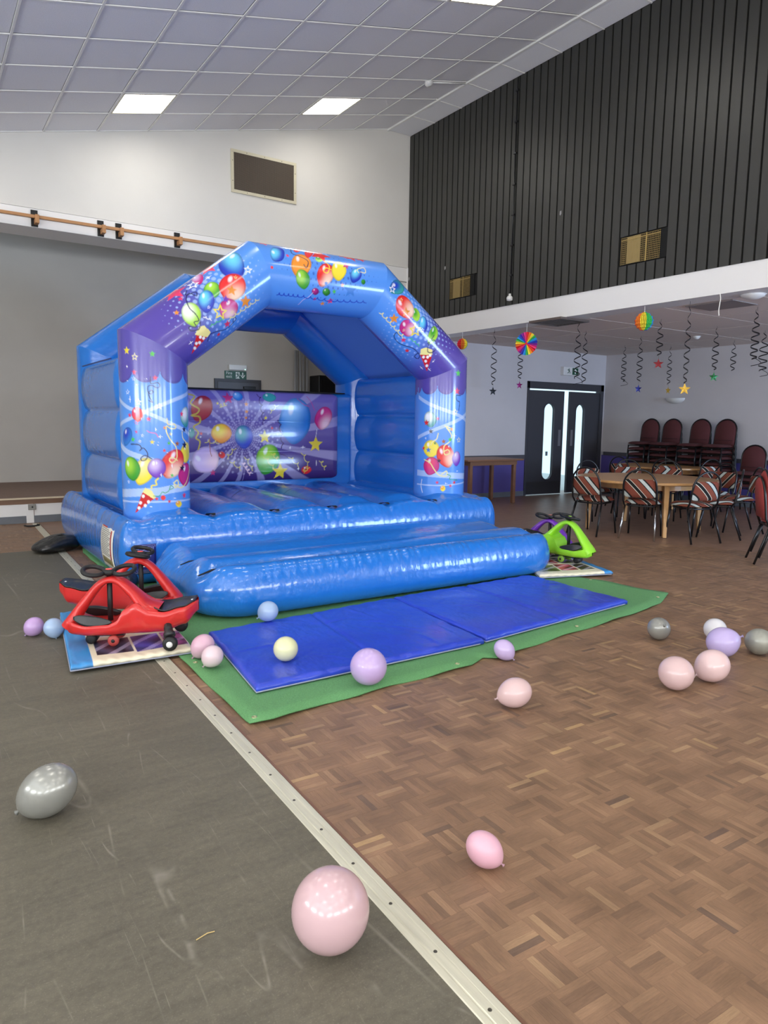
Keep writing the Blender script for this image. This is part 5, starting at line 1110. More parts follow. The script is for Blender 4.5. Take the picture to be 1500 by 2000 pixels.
# roof sheets between the two arches
SHEET = bpy.data.materials.new('blue_roof_sheet'); SHEET.use_nodes = True
_n = SHEET.node_tree; _b = _n.nodes['Principled BSDF']; _b.inputs['Base Color'].default_value = (*lin((92, 140, 226)), 1); _b.inputs['Roughness'].default_value = .45
_t = _n.nodes.new('ShaderNodeBsdfTranslucent'); _t.inputs[0].default_value = (*lin((150, 184, 240)), 1); _m = _n.nodes.new('ShaderNodeMixShader'); _m.inputs[0].default_value = .72
_n.links.new(_b.outputs[0], _m.inputs[1]); _n.links.new(_t.outputs[0], _m.inputs[2]); _n.links.new(_m.outputs[0], _n.nodes['Material Output'].inputs[0])
for sgi in (1, 2, 3):
    a, b = Vector((ARCH[sgi][0], 0, ARCH[sgi][1])), Vector((ARCH[sgi+1][0], 0, ARCH[sgi+1][1])); d = (b-a).normalized(); n = Vector((-d.z, 0, d.x)); Ls = (b-a).length
    e0, e1 = (-.05, .03) if sgi == 1 else ((-.03, .03) if sgi == 2 else (-.03, .05))
    def sh(u, v, a=a, d=d, n=n, Ls=Ls, e0=e0, e1=e1):
        s_ = e0+(Ls+e1-e0)*u; p = a+d*s_+n*(-.04-.02*math.sin(PI*v)*math.sin(PI*u)); return (p.x, 6.93+1.8*v, p.z)
    g = G(); g.grid(sh, 14, 14); o = g.obj('roof_sheet', SHEET, castle, True); m = o.modifiers.new('solid', 'SOLIDIFY'); m.thickness = .004
# welded seams on the outside
SEAM = mat('dark_blue_seam', (20, 60, 130), .4)
for p, q in (((1.62, 7.16, 2.05), (1.62, 8.5, 2.05)),): G().tube([p, q], .008, 6).obj('seam', SEAM, castle)
# label plates on the base
LBL_W = mat('white_safety_label', (226, 224, 216), .5); LBL_B = mat('dark_blue_label', (38, 44, 120), .4); LBL_L = mat('pale_label_print', (170, 180, 225), .4); LBL_G = mat('grey_label_print', (150, 148, 142), .6); LBL_R = mat('red_label_print', (176, 60, 56), .6)
def base_x(z):   # left face of base at height z
    s_ = (z-.012)/(.60-.012)*2-1; s_ = max(-1, min(1, s_)); sn = math.copysign(abs(s_)**(1/.9), s_); return 1.45+.16*(1-abs(math.cos(math.asin(sn)))**.75)
def base_y(z): return 6.27+(base_x(z)-1.45)
def lbl(fn, name, m, parent, nu=8, nv=10):
    g = G(); g.grid(fn, nu, nv); o = g.obj(name, m, parent, True); s = o.modifiers.new('solid', 'SOLIDIFY'); s.thickness = .002; s.offset = 0; return o
def wl_(u0, u1, v0, v1, off=.006):
    def fn(u, v): uu_ = u0+(u1-u0)*u; vv_ = v0+(v1-v0)*v; z = .10+.40*vv_; return (base_x(z)-off, 7.05-.48*uu_, z)
    return fn
l1 = lbl(wl_(0, 1, 0, 1), 'safety_label', LBL_W, castle); l1['label'] = 'white printed safety label'
for k in range(15): lbl(wl_(.12, .72+.1*math.sin(k*2.1), .30+k*.043, .318+k*.043, .009), 'text_line', LBL_G, l1, 5, 2)
lbl(wl_(.1, .45, .94, .97, .009), 'heading', LBL_R, l1, 5, 2); lbl(wl_(.80, .87, .25, .92, .009), 'red_side_print', LBL_R, l1, 2, 8); lbl(wl_(.12, .9, .10, .24, .009), 'picture_strip', mat('olive_label_print', (120, 112, 72), .6), l1, 6, 3)
def bl_(u0, u1, v0, v1, off=.006):
    def fn(u, v): uu_ = u0+(u1-u0)*u; z = .125+.265*(v0+(v1-v0)*v); return (1.555+.19*uu_, base_y(z)-off, z)
    return fn
l2 = lbl(bl_(0, 1, 0, 1), 'maker_label', LBL_B, castle); l2['label'] = 'dark blue label with pale ruled border'
for e in (.04, .11, .17):
    for (a, b, c, d) in ((e, 1-e, e*.7, e*.7+.008), (e, 1-e, 1-e*.7-.008, 1-e*.7), (e, e+.012, e*.7, 1-e*.7), (1-e-.012, 1-e, e*.7, 1-e*.7)): lbl(bl_(a, b, c, d, .009), 'ruled_line', LBL_L, l2, 2, 2)
def circ(r0, r1):
    def fn(u, v): t = 2*PI*u; r = r0+(r1-r0)*v; return bl_(0, 1, 0, 1, .0095)(.5+r*math.cos(t), .64+r*.72*math.sin(t))
    return fn
lbl(circ(.24, .26), 'ring', LBL_L, l2, 33, 2); lbl(circ(.18, .195), 'ring', LBL_L, l2, 33, 2)
text_mesh('lettering', 'elni', .045, SIGN_W, l2, Matrix.Translation((1.555+.19*.5, base_y(.125+.265*.68)-.012, .125+.265*.70)) @ RX90)
lbl(bl_(.32, .68, .60, .62, .0095), 'underline', SIGN_W, l2, 3, 2); lbl(bl_(.46, .56, .52, .60, .0095), 'small_mark', LBL_L, l2, 2, 2)
lbl(bl_(.22, .27, .26, .32, .0095), 'small_mark', SIGN_W, l2, 2, 2); lbl(bl_(.30, .80, .235, .265, .0095), 'text_bar', SIGN_W, l2, 3, 2); lbl(bl_(.38, .66, .295, .305, .0095), 'text_bar', LBL_L, l2, 3, 2)
# ================================================================== mats on the floor
GREEN = mat('green_woven_groundsheet', (92, 146, 92), .75, noise=(150, .25), bump=(260, .5, (1, 1, 1), .003))
def sheet(poly, z, thick, m, name, wave=.006, sub=26):
    """poly: closed outline; fan-grid sheet with gently lifted edges"""
    P = [Vector((x, y, 0)) for x, y in poly]; n = len(P); out = []
    for i in range(n):
        a, b = P[i], P[(i+1) % n]; k = max(2, int((b-a).length/.05))
        for q in range(k): out.append(a+(b-a)*q/k)
    c = sum(out, Vector())/len(out); vs = []; fs = []; N = len(out); rings = 14
    for r in range(rings):
        f = (r/(rings-1))**.5
        for i, p in enumerate(out):
            e = max(0, f-.9)/.1; lift = e*wave*(.5+.5*math.sin(i*.55)+.4*math.sin(i*.21+1))
            q = c+(p-c)*f; vs.append((q.x, q.y, z+lift))
    for r in range(rings-1):
        for i in range(N): fs.append((r*N+i, r*N+(i+1) % N, (r+1)*N+(i+1) % N, (r+1)*N+i))
    g = G(); g.add(vs, fs); o = g.obj(name, m, smooth=True); s = o.modifiers.new('solid', 'SOLIDIFY'); s.thickness = thick; s.offset = -1; return o
gm = [(1.30, 3.12), (1.42, 3.10), (1.57, 3.125), (1.74, 3.15), (1.95, 3.15), (2.2, 3.19), (2.45, 3.185), (2.8, 3.20), (2.95, 3.27), (3.02, 3.21), (3.4, 3.28), (3.76, 3.34), (4.3, 3.39), (4.9, 3.48), (5.2, 3.56), (5.52, 3.71), (5.47, 3.95), (5.36, 4.5), (5.45, 5.2), (5.62, 6.0), (5.62, 9.1), (1.62, 9.0), (1.50, 8.25), (1.47, 6.9), (1.46, 6.1), (1.40, 5.2), (1.315, 4.24), (1.31, 3.7)]
ground = sheet(gm, .010, .008, GREEN, 'green_groundsheet', .010); tag(ground, 'green woven groundsheet with brass eyelets spread under the castle', 'groundsheet')
EYE_M = mat('brass_eyelet', (196, 190, 150), .35, .7)
eym = G().tube([(.011*math.cos(2*PI*k/14), .011*math.sin(2*PI*k/14), 0) for k in range(14)], .0035, 6, closed=True).mesh('eyelet', EYE_M, True)
for x, y in ((1.345, 3.165), (1.36, 4.10), (2.72, 3.245), (4.0, 3.42), (5.30, 3.66), (5.33, 4.42), (1.50, 7.3)): link('eyelet', eym, ground, loc=(x, y, .018))
BLUEMAT = mat('royal_blue_vinyl_mat', (44, 70, 196), .33, coat=.25, noise=(3, .08), bump=(4, .7, (1, .6, 1), .05)); MATSIDE = mat('pale_mat_piping', (150, 155, 175), .6)
def soft_mat(quad, zb, th, name, label, creases, top_m, colour=None):
    A, B, C, D = [Vector((*p, 0)) for p in quad]      # front-left, front-right, back-right, back-left
    nu, nv = 150, 100
    rw = random.Random(len(label)*7+1); ridges = [(rw.uniform(.1, .95), rw.uniform(.1, .9), rw.uniform(0, PI), rw.uniform(.06, .22), rw.uniform(-.006, .006)) for _q in range(22)] if not colour and 'crash' in name else []
    def pt(u, v): return A*(1-u)*(1-v)+B*u*(1-v)+C*u*v+D*(1-u)*v
    t = thing(name, label, 'mat', (0, 0, 0)); vs = []
    for j in range(nv):
        for i in range(nu):
            u, v = i/(nu-1), j/(nv-1); p = pt(u, v); e = min(u, 1-u, v*.7, (1-v)*.7); rd = 1-max(0, 1-e/.018)**2*.35
            z = zb+th*rd+.0035*math.sin(9*u+3*v)*math.sin(5*v+1)
            z += .003*math.sin(60*u+4*math.sin(9*v))*max(0, 1-e/.06)
            for (ru, rv, ra, rl_, am) in ridges:
                du, dv = (u-ru)*1.65, (v-rv)*1.1; al_ = du*math.cos(ra)+dv*math.sin(ra); ac = -du*math.sin(ra)+dv*math.cos(ra); z += am*math.exp(-(al_/rl_)**2-(ac/.016)**2)
            for cu in creases: z -= .012*math.exp(-((u-cu-(v-.5)*.02)/.012)**2)
            vs.append((p.x, p.y, z))
    k = len(vs); per = [i for i in range(nu)]+[j*nu+nu-1 for j in range(1, nv)]+[(nv-1)*nu+i for i in range(nu-2, -1, -1)]+[j*nu for j in range(nv-2, 0, -1)]
    fs = [(j*nu+i, j*nu+i+1, (j+1)*nu+i+1, (j+1)*nu+i) for j in range(nv-1) for i in range(nu-1)]
    bt = []; cen = (A+B+C+D)/4
    for q, i in enumerate(per): p = Vector(vs[i]); bt.append((p.x, p.y, zb))
    g = G(); g.add(vs+bt, fs+[(per[q], k+q, k+(q+1) % len(per), per[(q+1) % len(per)]) for q in range(len(per))]+[tuple(range(k+len(per)-1, k-1, -1))])
    o = g.obj('cover', top_m, t, True)
    pip = [Vector((vs[i][0], vs[i][1], zb+.004)) for i in per[::5]]; G().tube(pip, .0045, 6, closed=True).obj('piping', MATSIDE, t, True)
    return t, o, pt
soft_mat([(1.48, 3.45), (3.13, 3.46), (3.225, 4.70), (1.61, 4.56)], .018, .040, 'crash_mat', 'royal blue crash mat in front of the castle, the left of the pair', (.5,), BLUEMAT)
soft_mat([(3.16, 3.475), (4.87, 3.645), (4.85, 4.77), (3.245, 4.71)], .018, .040, 'crash_mat', 'royal blue crash mat in front of the castle, the right of the pair', (.48,), BLUEMAT)
# picture-printed mats under the ride-on cars
POSTER = mat('picture_printed_mat', (230, 224, 200), .4, coat=.2, attr='print', bump=(8, .3, (1, 1, 1), .01))
def poster_mat(quad, zb, label, tone):
    t, o, pt = soft_mat(quad, zb, .034, 'printed_mat', label, (), POSTER)
    me = o.data; n = len(me.vertices); nu, nv = 150, 100
    rng = np.random.default_rng(tone); U = np.tile(np.linspace(0, 1, nu), nv); V_ = np.repeat(np.linspace(0, 1, nv), nu); C_ = np.tile(np.array(lin((232, 224, 198))), (n, 1))
    bl = np.array(lin((52, 140, 206))); c = C_[:nu*nv]
    if tone == 1: side = U < .17
    else: side = U > .88
    # picture cells
    cells = [(.22, .52, .10, .34, (60, 60, 84)), (.54, .78, .08, .34, (70, 60, 150)), (.80, .98, .08, .34, (176, 90, 150)), (.22, .5, .40, .66, (150, 150, 170)), (.54, .98, .40, .66, (120, 60, 90)), (.2, .98, .72, .92, (110, 140, 80))]
    if tone == 2: cells = [(.05, .35, .12, .40, (118, 124, 70)), (.38, .62, .16, .44, (176, 70, 86)), (.64, .84, .14, .42, (66, 60, 44)), (.05, .5, .48, .76, (160, 60, 54)), (.52, .84, .48, .8, (128, 120, 86)), (.05, .84, .84, .96, (60, 66, 50))]
    for (a, b, e, f, col) in cells:
        m_ = (U > a) & (U < b) & (V_ > e) & (V_ < f); base_ = np.array(lin(col)); k = m_.sum()
        ph = rng.uniform(0, 6, 6); x, y = U[m_]*rng.uniform(16, 30), V_[m_]*rng.uniform(16, 30)
        pat = .5+.5*np.sin(x+2*np.sin(y+ph[0])+ph[1]); pat2 = .5+.5*np.sin(1.7*y-x+ph[2]); c[m_] = base_*(.35+1.1*pat[:, None])+np.array([.25, .22, .3])*(pat2[:, None] > .8)
    c[side] = bl; C_[:nu*nv] = c; C_[nu*nv:] = np.array(lin((60, 64, 70)))
    set_col(me, C_); return t
poster_mat([(.69, 4.31), (1.41, 4.27), (1.53, 5.50), (.84, 5.60)], .020, 'picture-printed play mat with blue end under the red ride-on cars', 1)
poster_mat([(4.93, 4.70), (5.705, 4.46), (5.99, 5.33), (5.50, 5.60)], .020, 'picture-printed play mat under the green ride-on car', 2)

# ================================================================== ride-on swing cars
def lerp_tab(tab, x):
    if x <= tab[0][0]: return tab[0][1]
    for (a, b), (c, d) in zip(tab[:-1], tab[1:]):
        if x <= c: t = (x-a)/(c-a); t = t*t*(3-2*t); return b+(d-b)*t
    return tab[-1][1]
RUB = mat('black_rubber', (20, 20, 22), .55); SEATB = mat('black_seat_plastic', (34, 34, 36), .38); HUBW = mat('white_hub_cap', (225, 225, 225), .35)
def swing_car(name, label, rgb, front, rear, zg, steer_dir, hub_rgb):
    fx, rx = Vector((*front, 0)), Vector((*rear, 0)); hd = (fx-rx).normalized(); c = (fx+rx)/2; rz = math.atan2(hd.y, hd.x)
    t = thing(name, label, 'ride-on car', (c.x, c.y, zg), rz, 'ride-on swing cars'); BODY = mat('car_plastic_'+name+str(rgb[0])+str(rgb[1]), rgb, .32, coat=.2)
    Wd = [(-.42, .012), (-.405, .07), (-.35, .128), (-.25, .150), (-.12, .142), (.0, .118), (.12, .135), (.24, .140), (.33, .122), (.375, .090), (.397, .05), (.405, .012)]
    Zt = [(-.42, .280), (-.33, .255), (-.22, .232), (-.13, .245), (-.05, .285), (.02, .245), (.075, .168), (.12, .150), (.26, .145), (.36, .165), (.405, .165)]
    Zb = [(-.42, .205), (-.34, .125), (-.2, .078), (0, .066), (.25, .064), (.36, .070), (.405, .095)]
    xs = np.linspace(-.42, .405, 56); m = 21
    def hull(u, v):
        x = -.42+.825*u; w_, zt, zb = lerp_tab(Wd, x), lerp_tab(Zt, x), lerp_tab(Zb, x)
        a = v*2                                              # 0..1 outer shell, 1..2 deck back to start
        if v <= .6:
            a = v/.6*PI; y = -math.cos(a); s_ = math.sin(a); yy = w_*math.copysign(abs(y)**.65, y); zz = zt-(zt-zb)*abs(s_)**.6
        else:
            q = (v-.6)/.4; yy = w_*(1-2*q); crown = 1-abs(1-2*q); dip = -.018 if x < -.08 else -.004
            zz = zt+dip*min(1, crown*4)*(1 if crown > 0 else 0)
        return (x, yy, zz)
    g = G(); g.grid(hull, 56, 51); body = g.obj('body', BODY, t, True)
    # hoop that carries the steering column
    path = bez([(-.17, 0, .205), (-.09, 0, .245), (-.01, 0, .33), (.06, 0, .395), (.13, 0, .415), (.20, 0, .375), (.28, 0, .275), (.345, 0, .18), (.385, 0, .115)], 6)
    wtab = [(0, .138), (.12, .118), (.26, .078), (.42, .054), (.52, .056), (.65, .056), (.8, .074), (.93, .098), (1, .09)]
    n = len(path); vs = []; k = 12
    for i, p in enumerate(path):
        d = (path[min(i+1, n-1)]-path[max(i-1, 0)]).normalized(); nr = Vector((-d.z, 0, d.x)); w_ = lerp_tab(wtab, i/(n-1)); th = .022+.026*abs(1-2*i/(n-1))**1.5
        for q in range(k): a = 2*PI*q/k; vs.append(p+Vector((0, 1, 0))*w_*math.copysign(abs(math.cos(a))**.7, math.cos(a))+nr*th*math.sin(a))
    g = G(); g.add(vs, [(i*k+q, i*k+(q+1) % k, (i+1)*k+(q+1) % k, (i+1)*k+q) for i in range(n-1) for q in range(k)]); g.obj('hoop', BODY, t, True)
    G().tube([(.135, 0, .10), (.135, 0, .455)], .017, 12).obj('steering_column', RUB, t, True)
    sw = link('steering_wheel', None, t); bpy.data.objects.remove(sw)
    sa = math.atan2(steer_dir[1], steer_dir[0])-rz; g = G()
    for s in (-1, 1):
        lp = [(s*(.028+.064*(1-math.cos(a))), .066*math.sin(a)*(1+.15*(1-math.cos(a))/2), .016*(1-math.cos(a))/2+.014*math.sin(a)) for a in np.linspace(0, 2*PI, 22)[:-1]]
        g.tube(lp, .0145, 8, closed=True)
    g.lathe([(.03, -.02), (.042, -.012), (.042, .012), (.02, .018)], 16)
    o = g.obj('steering_wheel', RUB, t, True, loc=(.135, 0, .462), rotz=sa)
    G().lathe([(.022, 0), (.021, .006), (.005, .009)], 16, (0, 0, .014)).obj('hub_badge', mat('badge_'+str(hub_rgb[0]), hub_rgb, .4), o, True)
    # seat pad
    def seat(u, v):
        x = -.405+.30*u; w_ = lerp_tab(Wd, x)*.93*(1-.75*max(0, (u-.55)/.45)**2); y = w_*(2*v-1); zt = lerp_tab(Zt, x); e = abs(2*v-1); return (x, y, zt+.006-.016*(1-e**4)*min(1, u*6))
    g = G(); g.grid(seat, 18, 11); o = g.obj('seat_pad', SEATB, t, True); s = o.modifiers.new('solid', 'SOLIDIFY'); s.thickness = .008; s.offset = 0
    G().lathe([(.014, 0), (.013, .003), (.003, .004)], 14, (-.385, 0, .272)).obj('badge', HUBW, t, True)
    # foot rests
    for s in (-1, 1):
        def foot(u, v, s=s):
            x = .10+.23*u; w_ = lerp_tab(Wd, x); hw = .034*math.sin(PI*min(1, max(0, u*.96+.02)))**.6*(.8+.5*u); f = (v-.5)*2; return (x, s*(w_*.86+hw*.25*f*s*s), .150+.014+.045*u*u*.6-hw*f*.9)
        g = G(); g.grid(foot, 14, 7); o = g.obj('foot_rest', SEATB, t, True); m_ = o.modifiers.new('solid', 'SOLIDIFY'); m_.thickness = .022; m_.offset = 0
    RY = Matrix.Rotation(PI/2, 4, 'X')
    for s in (-1, 1):
        wh = G().lathe([(.02, -.026), (.04, -.024), (.046, -.012), (.046, .012), (.04, .024), (.02, .026)], 18, M=Matrix.Translation((-.27, s*.205, .046)) @ RY).obj('rear_wheel', RUB, t, True)
        G().tube(bez([(-.24, s*.10, .155), (-.25, s*.15, .13), (-.265, s*.185, .085)], 5), [.024]*5+[.027]*3+[.036]*3, 10).obj('wheel_arm', SEATB, t, True)
        G().lathe([(.02, 0), (.019, .006), (.006, .009)], 14, M=Matrix.Translation((-.27, s*.23, .046)) @ Matrix.Rotation(-s*PI/2, 4, 'X')).obj('hub_cap', HUBW, wh, True)
        fwh = G().lathe([(.015, -.016), (.033, -.014), (.036, 0), (.033, .014), (.015, .016)], 16, M=Matrix.Translation((.10, s*.085, .036)) @ RY).obj('front_wheel', mat('wheel_'+str(hub_rgb[0])+str(hub_rgb[1]), tuple(int(v*.75) for v in hub_rgb), .45), t, True)
        G().lathe([(.012, 0), (.011, .003), (.003, .004)], 12, M=Matrix.Translation((.10, s*.102, .036)) @ Matrix.Rotation(-s*PI/2, 4, 'X')).obj('hub_cap', RUB, fwh, True)
    G().lathe([(.015, -.05), (.032, -.045), (.034, 0), (.032, .045), (.015, .05)], 16, M=Matrix.Translation((.25, 0, .034)) @ RY).obj('nose_roller', RUB, t, True)
    G().box(.05, .28, -.03, .03, .05, .085).obj('axle_block', SEATB, t)
    return t
RGT = (r2.x, r2.y); VIEW = (fw.x, fw.y)
swing_car('swing_car', 'red swing car with black seat, in front, nose pointing left', (204, 44, 42), (.75, 4.77), (1.48, 4.40), .058, (.93, -.30), (226, 84, 78))
swing_car('swing_car', 'red swing car behind, nose pointing towards the castle step', (204, 44, 42), (1.56, 5.06), (.84, 5.36), .058, (.42, .9), (226, 84, 78))
swing_car('swing_car', 'lime green swing car right of the castle step', (150, 222, 48), (5.75, 4.75), (5.53, 5.55), .056, (.55, .83), (170, 226, 80))
swing_car('swing_car', 'purple swing car half hidden behind the green one', (112, 50, 170), (6.02, 5.26), (5.66, 5.98), .0, (.85, -.5), (190, 120, 110))
# sandbags weighing the castle down
BAG = mat('black_vinyl_bag', (20, 20, 22), .3, coat=.3, bump=(9, .8, (1, 1, 1), .03))
def bag(label, c, L_, W_, H_, rz, seed):
    rng = random.Random(seed); t = thing('sandbag', label, 'sandbag', (c[0], c[1], .018 if seed == 2 else .003), rz, 'black castle weights')
    def f(u, v):
        a = 2*PI*u; b = -PI/2+PI*v; ex = .55; cx_ = math.copysign(abs(math.cos(b))**ex, 1); x = L_*math.copysign(abs(math.cos(a))**ex, math.cos(a))*cx_; y = W_*math.copysign(abs(math.sin(a))**ex, math.sin(a))*cx_
        z = H_/2+H_/2*math.copysign(abs(math.sin(b))**.8, math.sin(b)); z *= 1-.38*max(0, -x/L_)+.08*math.sin(8*x+5*y); return (x, y, max(0, z))
    g = G(); g.grid(f, 41, 19, closed_u=True); g.obj('bag_body', BAG, t, True)
    G().tube(bez([(L_*.5, -.05, H_*.9), (L_*.3, 0, H_*1.08), (0, .02, H_*.95)], 5), .014, 8, flat=.5).obj('handle', BAG, t, True)
    G().lathe([(.01, 0), (.012, .004), (.004, .006)], 10, (-L_*.97, 0, H_*.25)).obj('rivet', CHROME, t)
bag('black sandbag tucked against the left side of the castle', (1.265, 8.50), .24, .17, .17, .35, 1)
bag('black bag behind the red cars at the castle corner', (1.36, 5.98), .16, .13, .20, 1.0, 2)

# ================================================================== party balloons
def balloon(label, c, r, L_, knot, rgb, rough=.22, metal=0, floor_z=.002, seed=0):
    """c: centre on plan, r: radial radius, L_: half length along the knot axis, knot: direction of the knot"""
    k = Vector(knot).normalized(); q = Vector((0, 0, -1)).rotation_difference(k).to_matrix().to_4x4()
    m = mat('latex_%d_%d_%d' % rgb, rgb, rough, metal, coat=.3)
    prof = []
    for i in range(1, 33):
        a = PI*i/33; z = math.cos(a)*L_; rr = r*math.sin(a)
        if z < 0: zz = -z/L_; rr *= 1-.16*zz**2; z *= 1.06
        prof.append((rr, z))
    neck = -L_*1.06; g = G(); g.lathe([(.0005, L_)]+prof+[(.010*r/.09, neck-.001)], 40)
    vs = [q @ Vector(p) for p in g.v]; g.v = [tuple(p) for p in vs]; zmin = min(p[2] for p in g.v)
    t = thing('balloon', label, 'balloon', (c[0], c[1], floor_z-zmin), 0, 'pastel party balloons')
    g.obj('skin', m, t, True)
    s_ = r/.09
    kg = G().lathe([(.004*s_, neck+.003), (.006*s_, neck-.004*s_), (.0045*s_, neck-.009*s_), (.008*s_, neck-.017*s_), (.010*s_, neck-.019*s_), (.003*s_, neck-.016*s_)], 12)
    kg.v = [tuple(q @ Vector(p)) for p in kg.v]; dark = tuple(int(v*.82) for v in rgb); kg.obj('knot', mat('knot_%d_%d_%d' % dark, dark, .4), t, True)
    return t
PK, LPK, LIL, LBL, YLW, SIL = (204, 168, 176), (208, 178, 178), (190, 170, 212), (160, 184, 216), (216, 216, 172), (148, 148, 142)
balloon('lilac balloon lying farthest left beside the printed mat', (.617, 5.233), .063, .068, (-.53, .23, -.6), (186, 154, 204))
balloon('pale blue balloon on the grey vinyl beside the printed mat', (.725, 5.12), .065, .067, (.11, -.4, -.9), LBL)
balloon('pink balloon touching the rear wheel of the red car', (1.425, 4.15), .07, .079, (-.54, .23, -.7), (208, 168, 186), floor_z=.02)
balloon('small pale pink balloon in front of another by the red car', (1.42, 3.965), .0645, .067, (-.56, .25, -.7), (216, 192, 200), floor_z=.02)
balloon('pale blue balloon resting on the crash mat against the step', (2.05, 4.56), .072, .075, (-.66, .34, -.5), LBL, floor_z=.062)
balloon('pale yellow balloon on the left crash mat', (1.79, 3.73), .074, .077, (.2, .9, -.3), YLW, floor_z=.062)
balloon('large lilac balloon at the front edge of the left crash mat', (2.067, 3.24), .104, .108, (.1, .9, -.4), (188, 164, 212), floor_z=.02)
balloon('small lilac balloon at the front edge of the green groundsheet', (3.05, 3.18), .063, .071, (.45, -.42, -.6), LIL)
balloon('pale pink balloon with knot pointing left, on parquet by groundsheet', (2.58, 2.60), .078, .092, (-.77, .44, -.30), LPK)
balloon('silver grey balloon nearest the right corner of the groundsheet', (4.287, 2.936), .078, .081, (-.4, -.7, .45), SIL, .27, .3)
balloon('white balloon half hidden behind a lilac one, at the right', (4.62, 2.72), .077, .084, (.7, .5, -.3), (214, 212, 216))
balloon('lilac balloon in the cluster at the right', (4.324, 2.486), .097, .104, (.6, -.5, .3), (184, 168, 214))
balloon('pale pink balloon in the right cluster, left and nearest', (3.545, 2.30), .096, .101, (.3, .9, -.3), LPK)
balloon('pale pink balloon in the right cluster, between two others', (3.845, 2.265), .093, .102, (-.7, .37, -.45), (218, 188, 188))
balloon('silver grey balloon cut by the right edge of the picture', (4.575, 2.385), .086, .098, (.5, .7, -.4), (152, 152, 142), .32, .15)
balloon('large silver grey balloon on the grey vinyl', (.344, 2.776), .092, .116, (-.67, .35, -.55), SIL, .27, .3)
balloon('small pink balloon alone on the parquet nearest the viewer', (1.535, 1.66), .056, .068, (.57, -.48, -.6), (214, 166, 182), .4)
balloon('largest pale pink balloon beside the aluminium strip', (.905, 1.603), .110, .122, (.1, .35, -.9), (198, 166, 170))
# straw on the vinyl
tag(G().tube([(.598, 1.845, .004), (.634, 1.853, .005), (.655, 1.850, .004)], .0016, 5).obj('straw', mat('dry_straw', (196, 170, 110), .7)), 'tiny piece of dry straw on the grey vinyl', 'straw')
# ================================================================== side room furniture
def stripes():
    m = bpy.data.materials.new('diagonal_stripe_fabric'); m.use_nodes = True; nt = m.node_tree; b = nt.nodes['Principled BSDF']; N = nt.nodes.new; L = nt.links.new
    tc = N('ShaderNodeTexCoord'); mp = N('ShaderNodeMapping'); mp.inputs['Rotation'].default_value = (0, 0, 0); sp_ = N('ShaderNodeSeparateXYZ'); L(tc.outputs['Object'], sp_.inputs[0])
    def mth(op, a, c):
        k = N('ShaderNodeMath'); k.operation = op
        for i, s in enumerate((a, c)):
            if isinstance(s, (int, float)): k.inputs[i].default_value = s
            else: L(s, k.inputs[i])
        return k.outputs[0]
    v = mth('ADD', mth('ADD', mth('MULTIPLY', sp_.outputs[0], 1.0), mth('MULTIPLY', sp_.outputs[2], 1.0)), mth('MULTIPLY', sp_.outputs[1], .55))
    fr = mth('FRACT', mth('ADD', mth('MULTIPLY', v, 2.7), 20.1), 0)
    rp = N('ShaderNodeValToRGB'); cr = rp.color_ramp; cr.interpolation = 'CONSTANT'; cr.elements[0].position = 0; cr.elements[0].color = (*lin((122, 64, 50)), 1); cr.elements[1].position = .30; cr.elements[1].color = (*lin((206, 200, 184)), 1)
    for p, c in ((.33, (30, 32, 32)), (.47, (206, 200, 184)), (.50, (128, 70, 54)), (.74, (34, 32, 32)), (.78, (184, 190, 184)), (.93, (34, 32, 32))): e = cr.elements.new(p); e.color = (*lin(c), 1)
    L(fr, rp.inputs[0]); L(rp.outputs[0], b.inputs['Base Color']); b.inputs['Roughness'].default_value = .9; b.inputs['Specular IOR Level'].default_value = .2
    return m
STRIPE = stripes(); TABLEW = mat('beech_table', (196, 150, 98), .3, noise=(7, .10, (.4, 3, 1)), coat=.2); BURG = mat('burgundy_fabric', (86, 40, 42), .9, noise=(120, .12)); BURG_LIT = mat('burgundy_fabric_lit', (160, 62, 58), .9, noise=(90, .12))  # second burgundy is the same fabric with light put into its colour
DARKTUBE = mat('chair_black_tube', (20, 20, 22), .28)
def pad(fn_xy, th, n=28, rings=7):
    """cushion: outline fn(angle)->(a,b); domed both sides; returns (verts in a,b,h) and faces"""
    vs = []; fs = []
    for side in (1, -1):
        for r in range(rings):
            f = r/(rings-1)
            for k in range(n):
                a, b = fn_xy(2*PI*k/n); vs.append((a*f, b*f, side*th*(1-f**4)**.6))
    off = rings*n
    for s, o in ((1, 0), (-1, off)):
        for r in range(rings-1):
            for k in range(n): q = (o+r*n+k, o+r*n+(k+1) % n, o+(r+1)*n+(k+1) % n, o+(r+1)*n+k); fs.append(q if s > 0 else q[::-1])
    return vs, fs
def sup(a, b, e): return lambda t: (a*math.copysign(abs(math.cos(t))**e, math.cos(t)), b*math.copysign(abs(math.sin(t))**e, math.sin(t)))
